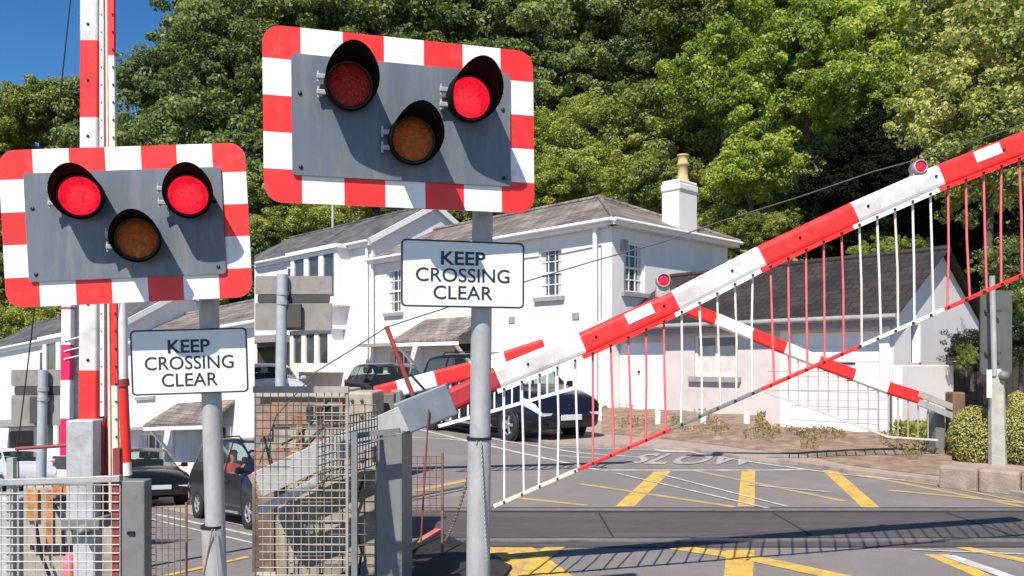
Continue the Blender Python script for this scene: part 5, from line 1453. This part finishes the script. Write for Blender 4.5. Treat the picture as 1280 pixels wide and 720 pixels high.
def leaves(pts, nrm, size, rng, name, jitter=.6, aspect=.62):
    """one small folded leaf spray per point"""
    n = len(pts)
    nr = nrm+rng.normal(0, jitter, (n, 3)); nr /= np.linalg.norm(nr, axis=1, keepdims=True)+1e-9
    t = rng.normal(0, 1, (n, 3)); t[:, 2] -= .5; t -= nr*np.sum(t*nr, 1, keepdims=True); t /= np.linalg.norm(t, axis=1, keepdims=True)+1e-9
    b = np.cross(nr, t)
    s = size*rng.uniform(.55, 1.5, (n, 1)); w = s*aspect*rng.uniform(.7, 1.3, (n, 1))
    v = np.empty((n, 4, 3))
    v[:, 0] = pts-t*s*.5; v[:, 1] = pts+b*w*.5+t*s*.05+nr*s*.10; v[:, 2] = pts+t*s*.5; v[:, 3] = pts-b*w*.5+t*s*.05+nr*s*.10
    me = bpy.data.meshes.new(name)
    me.vertices.add(n*4); me.vertices.foreach_set('co', v.reshape(-1).astype(np.float32))
    me.loops.add(n*4); me.loops.foreach_set('vertex_index', np.arange(n*4, dtype=np.int32))
    me.polygons.add(n); me.polygons.foreach_set('loop_start', np.arange(0, n*4, 4, dtype=np.int32)); me.polygons.foreach_set('loop_total', np.full(n, 4, dtype=np.int32))
    me.update(calc_edges=True); me.validate()
    return me
def crown(name, seed, n_clump, n_leaf, size, flat=.85, clump=.30, ragged=.35):
    """unit-radius crown: clumps of leaves thrown through an uneven volume"""
    rng = np.random.default_rng(seed)
    d = rng.normal(0, 1, (n_clump, 3)); d /= np.linalg.norm(d, axis=1, keepdims=True)
    rad = rng.uniform(.45, 1.0, (n_clump, 1))**.6*(1+rng.normal(0, ragged*.45, (n_clump, 1)))
    lob = 1+.25*np.sin(d[:, :1]*3+seed)*np.cos(d[:, 2:]*4+seed*2)
    cc = d*rad*lob*.8; cc[:, 2] *= flat
    cr = clump*rng.uniform(.55, 1.25, n_clump)
    idx = rng.integers(0, n_clump, n_leaf)
    e = rng.normal(0, 1, (n_leaf, 3)); e /= np.linalg.norm(e, axis=1, keepdims=True)
    rr = rng.uniform(.35, 1.0, (n_leaf, 1))**.5
    ep = e.copy(); ep[:, 2] *= .7
    p = cc[idx]+ep*rr*cr[idx][:, None]
    nrm = e*1.0+np.array([0, 0, .5])+cc[idx]*.6
    return leaves(p, nrm, size, rng, name, .85)
def trunk_mesh(seed, hgt):
    rnd = random.Random(seed); m = MB()
    top = Vector((rnd.uniform(-.1, .1), rnd.uniform(-.1, .1), .1))
    m.tube([(0,0,-hgt), (top.x*.3, top.y*.3, -hgt*.5), tuple(top*.6), tuple(top+Vector((0,0,.35)))], [.075, .058, .045, .015], 8)
    for k in range(7):
        a = 2*math.pi*k/7+rnd.random(); z = rnd.uniform(-.55, .1); l = rnd.uniform(.5, .85)
        m.tube([(0,0,z), (math.cos(a)*l*.45, math.sin(a)*l*.45, z+.2), (math.cos(a)*l, math.sin(a)*l, z+.45)], [.035, .022, .008], 6)
    return mesh_of(m, 'trunk', BARK)
CROWNS = [crown('crown', 10+i, 190, 30000, .056, .88, .185, .55) for i in range(4)]
FINE = [crown('crown', 30+i, 220, 30000, .046, .8, .17, .6) for i in range(2)]
TRUNKS = [trunk_mesh(i, 1.6) for i in range(3)]
tree_n = [0]
rt_ = random.Random(11)
def tree(px, py, Y, rpx, lm, name, label, group, fine=False, cm=None, sz=(1, 1, 1)):
    c = P(px, py, Y); R = rpx*Y/FL
    i = tree_n[0]; tree_n[0] += 1
    t = thing(name, label, 'tree', (c.x, c.y, c.z-R*1.5), group)
    me = cm if cm else (FINE[i % 2] if fine else CROWNS[i % 4])
    o = bpy.data.objects.new('crown', me); COL.objects.link(o); o.parent = t
    o.location = (0, 0, R*1.5); o.scale = (R*sz[0], R*sz[1], R*sz[2]); o.rotation_euler = (0, 0, rt_.uniform(0, 6.28))
    if not me.materials: me.materials.append(lm)
    o.material_slots[0].link = 'OBJECT'; o.material_slots[0].material = lm
    k = bpy.data.objects.new('trunk', TRUNKS[i % 3]); COL.objects.link(k); k.parent = t; k.location = (0, 0, R*1.5); k.scale = (R, R, R); k.rotation_euler = (0, 0, rt_.uniform(0, 6.28))
    return t
G_DARK = 'dark leafy trees on the hillside'; G_MID = 'mid green trees on the hillside'; G_BR = 'bright green trees on the hillside'; G_Y = 'yellow green bushes on the hillside'
L_DARK = 'dark green leafy tree massed on the steep wooded hillside'
L_MID = 'mid green leafy tree massed on the steep wooded hillside'
L_BR = 'bright sunlit green tree on the wooded hillside above the bungalow'
L_Y = 'yellow green sunlit bush on the bank above the cottage roof'
L_LIGHT = 'lighter green tree on the hill skyline below the blue sky at left'
# skyline and lower left
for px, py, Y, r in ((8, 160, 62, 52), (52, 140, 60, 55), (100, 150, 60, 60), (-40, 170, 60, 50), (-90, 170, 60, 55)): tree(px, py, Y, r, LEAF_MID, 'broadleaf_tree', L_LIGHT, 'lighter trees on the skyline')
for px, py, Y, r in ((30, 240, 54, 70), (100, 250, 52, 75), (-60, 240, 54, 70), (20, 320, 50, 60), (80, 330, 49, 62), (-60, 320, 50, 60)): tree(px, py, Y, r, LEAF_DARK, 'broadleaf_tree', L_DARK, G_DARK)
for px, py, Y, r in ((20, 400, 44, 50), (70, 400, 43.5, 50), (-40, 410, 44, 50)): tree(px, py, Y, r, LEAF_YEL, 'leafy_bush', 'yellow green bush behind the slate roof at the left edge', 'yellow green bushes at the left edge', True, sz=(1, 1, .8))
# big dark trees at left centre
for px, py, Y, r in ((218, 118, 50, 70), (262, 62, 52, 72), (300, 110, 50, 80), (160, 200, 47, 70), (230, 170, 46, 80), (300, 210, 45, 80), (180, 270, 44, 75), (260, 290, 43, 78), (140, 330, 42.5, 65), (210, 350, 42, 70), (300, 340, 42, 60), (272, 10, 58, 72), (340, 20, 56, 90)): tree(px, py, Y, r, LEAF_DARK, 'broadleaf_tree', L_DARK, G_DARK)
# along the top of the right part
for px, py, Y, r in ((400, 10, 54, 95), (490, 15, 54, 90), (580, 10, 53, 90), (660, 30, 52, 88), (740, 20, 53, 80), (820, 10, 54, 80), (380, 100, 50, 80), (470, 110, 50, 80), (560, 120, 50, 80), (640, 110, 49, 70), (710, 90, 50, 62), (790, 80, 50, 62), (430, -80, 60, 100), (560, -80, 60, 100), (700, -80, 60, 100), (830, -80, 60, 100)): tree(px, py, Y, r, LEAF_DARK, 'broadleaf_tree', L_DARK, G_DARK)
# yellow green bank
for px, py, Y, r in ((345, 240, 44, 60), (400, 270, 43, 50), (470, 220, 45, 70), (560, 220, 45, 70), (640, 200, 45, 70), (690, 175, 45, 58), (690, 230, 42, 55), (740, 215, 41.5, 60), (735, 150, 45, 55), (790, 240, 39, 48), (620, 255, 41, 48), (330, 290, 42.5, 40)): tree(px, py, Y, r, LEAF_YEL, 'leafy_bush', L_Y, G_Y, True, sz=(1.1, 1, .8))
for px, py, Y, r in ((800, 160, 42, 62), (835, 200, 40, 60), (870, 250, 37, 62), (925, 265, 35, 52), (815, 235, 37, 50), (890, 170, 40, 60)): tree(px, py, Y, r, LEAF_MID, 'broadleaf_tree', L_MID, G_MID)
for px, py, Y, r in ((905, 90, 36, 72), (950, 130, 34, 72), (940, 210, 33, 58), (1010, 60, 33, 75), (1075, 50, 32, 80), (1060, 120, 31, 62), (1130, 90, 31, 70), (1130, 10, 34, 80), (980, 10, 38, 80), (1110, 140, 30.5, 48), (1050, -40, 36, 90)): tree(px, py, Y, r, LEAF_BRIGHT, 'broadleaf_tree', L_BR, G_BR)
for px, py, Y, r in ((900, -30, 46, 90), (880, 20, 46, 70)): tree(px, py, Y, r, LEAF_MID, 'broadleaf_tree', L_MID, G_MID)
# near-black foliage filling the shadow gap under the canopy, shade in its colour
for px, py, Y, r in ((1050, 235, 28.5, 58), (1100, 225, 28.8, 60), (1070, 290, 28, 60), (1140, 280, 28, 60), (1020, 295, 28.2, 46), (1180, 230, 28.5, 66), (1200, 310, 27, 70), (1250, 250, 27.5, 75), (1085, 185, 29.5, 46)): tree(px, py, Y, r, LEAF_SHADE, 'shadow_gap_tree', 'tree with leaves coloured near black as the deep shade above the bungalow roof', 'near-black trees standing in for shade above the bungalow')
# small shrubs along the bungalow's back
for px, py, Y, r in ((905, 300, 29, 26), (940, 290, 28.5, 32), (975, 285, 28, 30)): tree(px, py, Y, r, LEAF_MID, 'leafy_bush', 'mid green bush between the cottage eaves and the bungalow roof', 'bushes behind the bungalow', True)
for px, py, Y, r in ((1080, 318, 23, 20), (1110, 312, 22.6, 24), (1145, 310, 22.2, 20)): tree(px, py, Y, r, LEAF_YEL, 'leafy_bush', 'small yellow green bush showing over the ridge of the bungalow', 'bushes over the bungalow ridge', True)
# large-leaved olive tree close at right
BIG = [crown('crown', 50+i, 130, 11000, .066, 1.0, .20, .6) for i in range(2)]
for i, (px, py, Y, r, lab) in enumerate(((1185, 130, 21, 72, 'olive leaved tree hanging over the barrier lamp at right'), (1255, 60, 20.5, 95, 'tall yellow olive tree at the top right corner'), (1235, 210, 20, 72, 'olive leaved tree above the sign back at right'), (1300, 170, 20, 85, 'olive leaved tree at the right edge'), (1200, 10, 22, 80, 'yellowish tree at the top right, left of the corner tree'))):
    tree(px, py, Y, r, LEAF_OLIVE, 'olive_toned_tree', lab, 'olive toned trees at the right', cm=BIG[i % 2])
for px, py, Y, r, lab in ((1262, 330, 16.5, 42, 'dark green bush behind the sign back at right'), (1215, 435, 16.2, 34, 'ivy bush with shade-dark leaf colour beside the grey gable'), (1275, 425, 15.5, 42, 'bush with shade-dark leaf colour at the right edge behind the concrete post')):
    tree(px, py, Y, r, HEDGESHADE if py > 400 else LEAF_DARK, 'leafy_bush', lab, None, True)
tree(1208, 445, 15.6, 16, LEAF_MID, 'leafy_bush', 'green climbing plant at the foot of the grey gable, left of the timber fence', None, True, sz=(.8, .8, 1.3))

# clipped bushes
rng = np.random.default_rng(77)
def bush(px, py, Y, rx, rz, label, lm, n=9000, leaf=.026, grp=None):
    c = P(px, py, Y); rX, rZ = rx*Y/FL, rz*Y/FL
    e = rng.normal(0, 1, (n, 3)); e /= np.linalg.norm(e, axis=1, keepdims=True)
    bumps = 1+.07*np.sin(e[:, :1]*9+px)*np.sin(e[:, 1:2]*8)*np.cos(e[:, 2:]*9)
    p = e*rng.uniform(.82, 1.03, (n, 1))*bumps*np.array([rX, rX, rZ])
    t = thing('round_bush', label, 'bush', (c.x, c.y, c.z-rZ), grp)
    me = leaves(p+np.array([0, 0, rZ]), e+np.array([0,0,.3]), leaf, rng, 'foliage'); me.materials.append(lm)
    o = bpy.data.objects.new('foliage', me); COL.objects.link(o); o.parent = t
    k = MB(); k.tube([(0,0,0), (0,0,rZ)], [.03, .02], 6)
    for a in range(5): k.tube([(0,0,rZ*.4), (math.cos(a*1.25)*rX*.6, math.sin(a*1.25)*rX*.6, rZ*1.2)], [.015, .006], 5)
    # dense inner twigs
    bm = bmesh.new(); bmesh.ops.create_icosphere(bm, subdivisions=3, radius=1)
    k.add([Vector((v.co.x*rX*.8, v.co.y*rX*.8, rZ+v.co.z*rZ*.8)) for v in bm.verts], [[v.index for v in f.verts] for f in bm.faces]); bm.free()
    part('stem', MBshift(k, t), mat('twig', (.05, .045, .018), .9, .3, 10), t)
def MBshift(k, t):
    o = org(t); k.v = [(x+o.x, y+o.y, z+o.z) for x, y, z in k.v]; return k
bush(1218, 547, 12.3, 30, 39, 'round clipped yellow green bush left of the concrete post', LEAF_BOX)
bush(1284, 545, 11.9, 32, 46, 'round clipped yellow green bush right of the concrete post', LEAF_BOX)
bush(1272, 505, 13.2, 12, 16, 'small yellow green bush top peeping behind the right round bush', LEAF_BOX, 2500)

# ground cover on the slope, grass tufts on the bank
n = 90000
Q = rng.uniform(-.75, .75, n); Yv = rng.uniform(30, 74, n); X = Q*Yv
Z = np.array([hill_z(x, y) for x, y in zip(X, Yv)])
keep = Z > .2
pts = np.stack([X, Yv, Z+rng.uniform(0, .9, n)], 1)[keep]
me = leaves(pts, np.tile(np.array([0, -.6, .7]), (len(pts), 1)), .34, rng, 'ground_cover'); me.materials.append(LEAF_YEL)
o = bpy.data.objects.new('ground_cover', me); COL.objects.link(o); props(o, 'tangled green ground cover on the steep slope under the trees', 'ground cover', None, 'stuff')
n = 5200; tt = rng.uniform(0, 1, n); ss = rng.uniform(.15, 1.0, n)
pp = []
for t_, s_ in zip(tt, ss):
    clump = noise.noise(Vector((t_*14, s_*2.5, 1.7)))
    if clump < .14 and not (.42 < t_ < .53 and s_ > .5 and clump > -.1): continue
    A = G(*lerp_px(lowp, t_)); B = G(*lerp_px(upp, t_)); p_ = A.lerp(B, s_)
    pp.append((p_.x, p_.y, .09+(.34 if t_ < .48 else .12)*min(1, s_*1.36)**.8+random.uniform(0, .07)))
pp = np.array(pp)
me = leaves(pp, rng.normal(0, 1, (len(pp), 3))*np.array([1, 1, .2]), .07, rng, 'grass', .3, .35); me.materials.append(leafmat('dry_grass', (.06, .075, .018), (.16, .13, .045), (.26, .20, .09), .25))
o = bpy.data.objects.new('grass', me); COL.objects.link(o); props(o, 'dry weeds and grass on the soil bank', 'grass', None, 'stuff')
# weeds by the garden railing
n = 1600; pp = np.stack([rng.uniform(P(1128, 0, 14.4).x, P(1188, 0, 14.4).x, n), rng.uniform(13.6, 15.0, n), rng.uniform(.08, .5, n)**1.0], 1)
me = leaves(pp, rng.normal(0, 1, (n, 3)), .10, rng, 'weeds', .3, .45); me.materials.append(LEAF_YEL)
o = bpy.data.objects.new('weeds', me); COL.objects.link(o); props(o, 'rough green weeds below the white garden wall', 'weeds', None, 'stuff')

# ------------------------------------------------------------------ light, sky, camera
trav = Vector((.22, .60, -.77)).normalized()
sun = bpy.data.lights.new('sun', 'SUN'); sun.energy = 4.8; sun.angle = math.radians(.55); sun.color = (1.0, .92, .82)
so = bpy.data.objects.new('sun', sun); COL.objects.link(so); so.rotation_mode = 'QUATERNION'; so.rotation_quaternion = trav.to_track_quat('-Z', 'Y')
w = bpy.data.worlds.new('World'); SC.world = w; w.use_nodes = True
nt = w.node_tree; bgn = nt.nodes['Background']
sk = nt.nodes.new('ShaderNodeTexSky'); sk.sky_type = 'NISHITA'; sk.sun_disc = False
el = math.asin(-trav.z); az = math.atan2(-trav.x, -trav.y)
sk.sun_elevation = el; sk.sun_rotation = az
sk.air_density = 1.0; sk.dust_density = 0.0; sk.ozone_density = 4.0; sk.altitude = 1500
hs = nt.nodes.new('ShaderNodeHueSaturation'); hs.inputs['Saturation'].default_value = 1.25
nt.links.new(sk.outputs[0], hs.inputs['Color']); nt.links.new(hs.outputs[0], bgn.inputs['Color']); bgn.inputs['Strength'].default_value = .10
cd = bpy.data.cameras.new('camera'); co = bpy.data.objects.new('camera', cd); COL.objects.link(co)
co.location = (0, 0, H); co.rotation_euler = (math.radians(90), 0, 0)
cd.sensor_fit = 'HORIZONTAL'; cd.sensor_width = 36; cd.lens = 36*FL/1280; cd.shift_y = (HZ-360)/1280; cd.clip_end = 3000; cd.clip_start = .05
SC.camera = co
SC.view_settings.view_transform = 'Standard'; SC.view_settings.look = 'None'; SC.view_settings.gamma = 1.0; SC.view_settings.exposure = 0.55; SC.view_settings.use_curve_mapping = False
SC.cycles.use_denoising = True
SC.cycles.max_bounces = 8; SC.cycles.transparent_max_bounces = 16
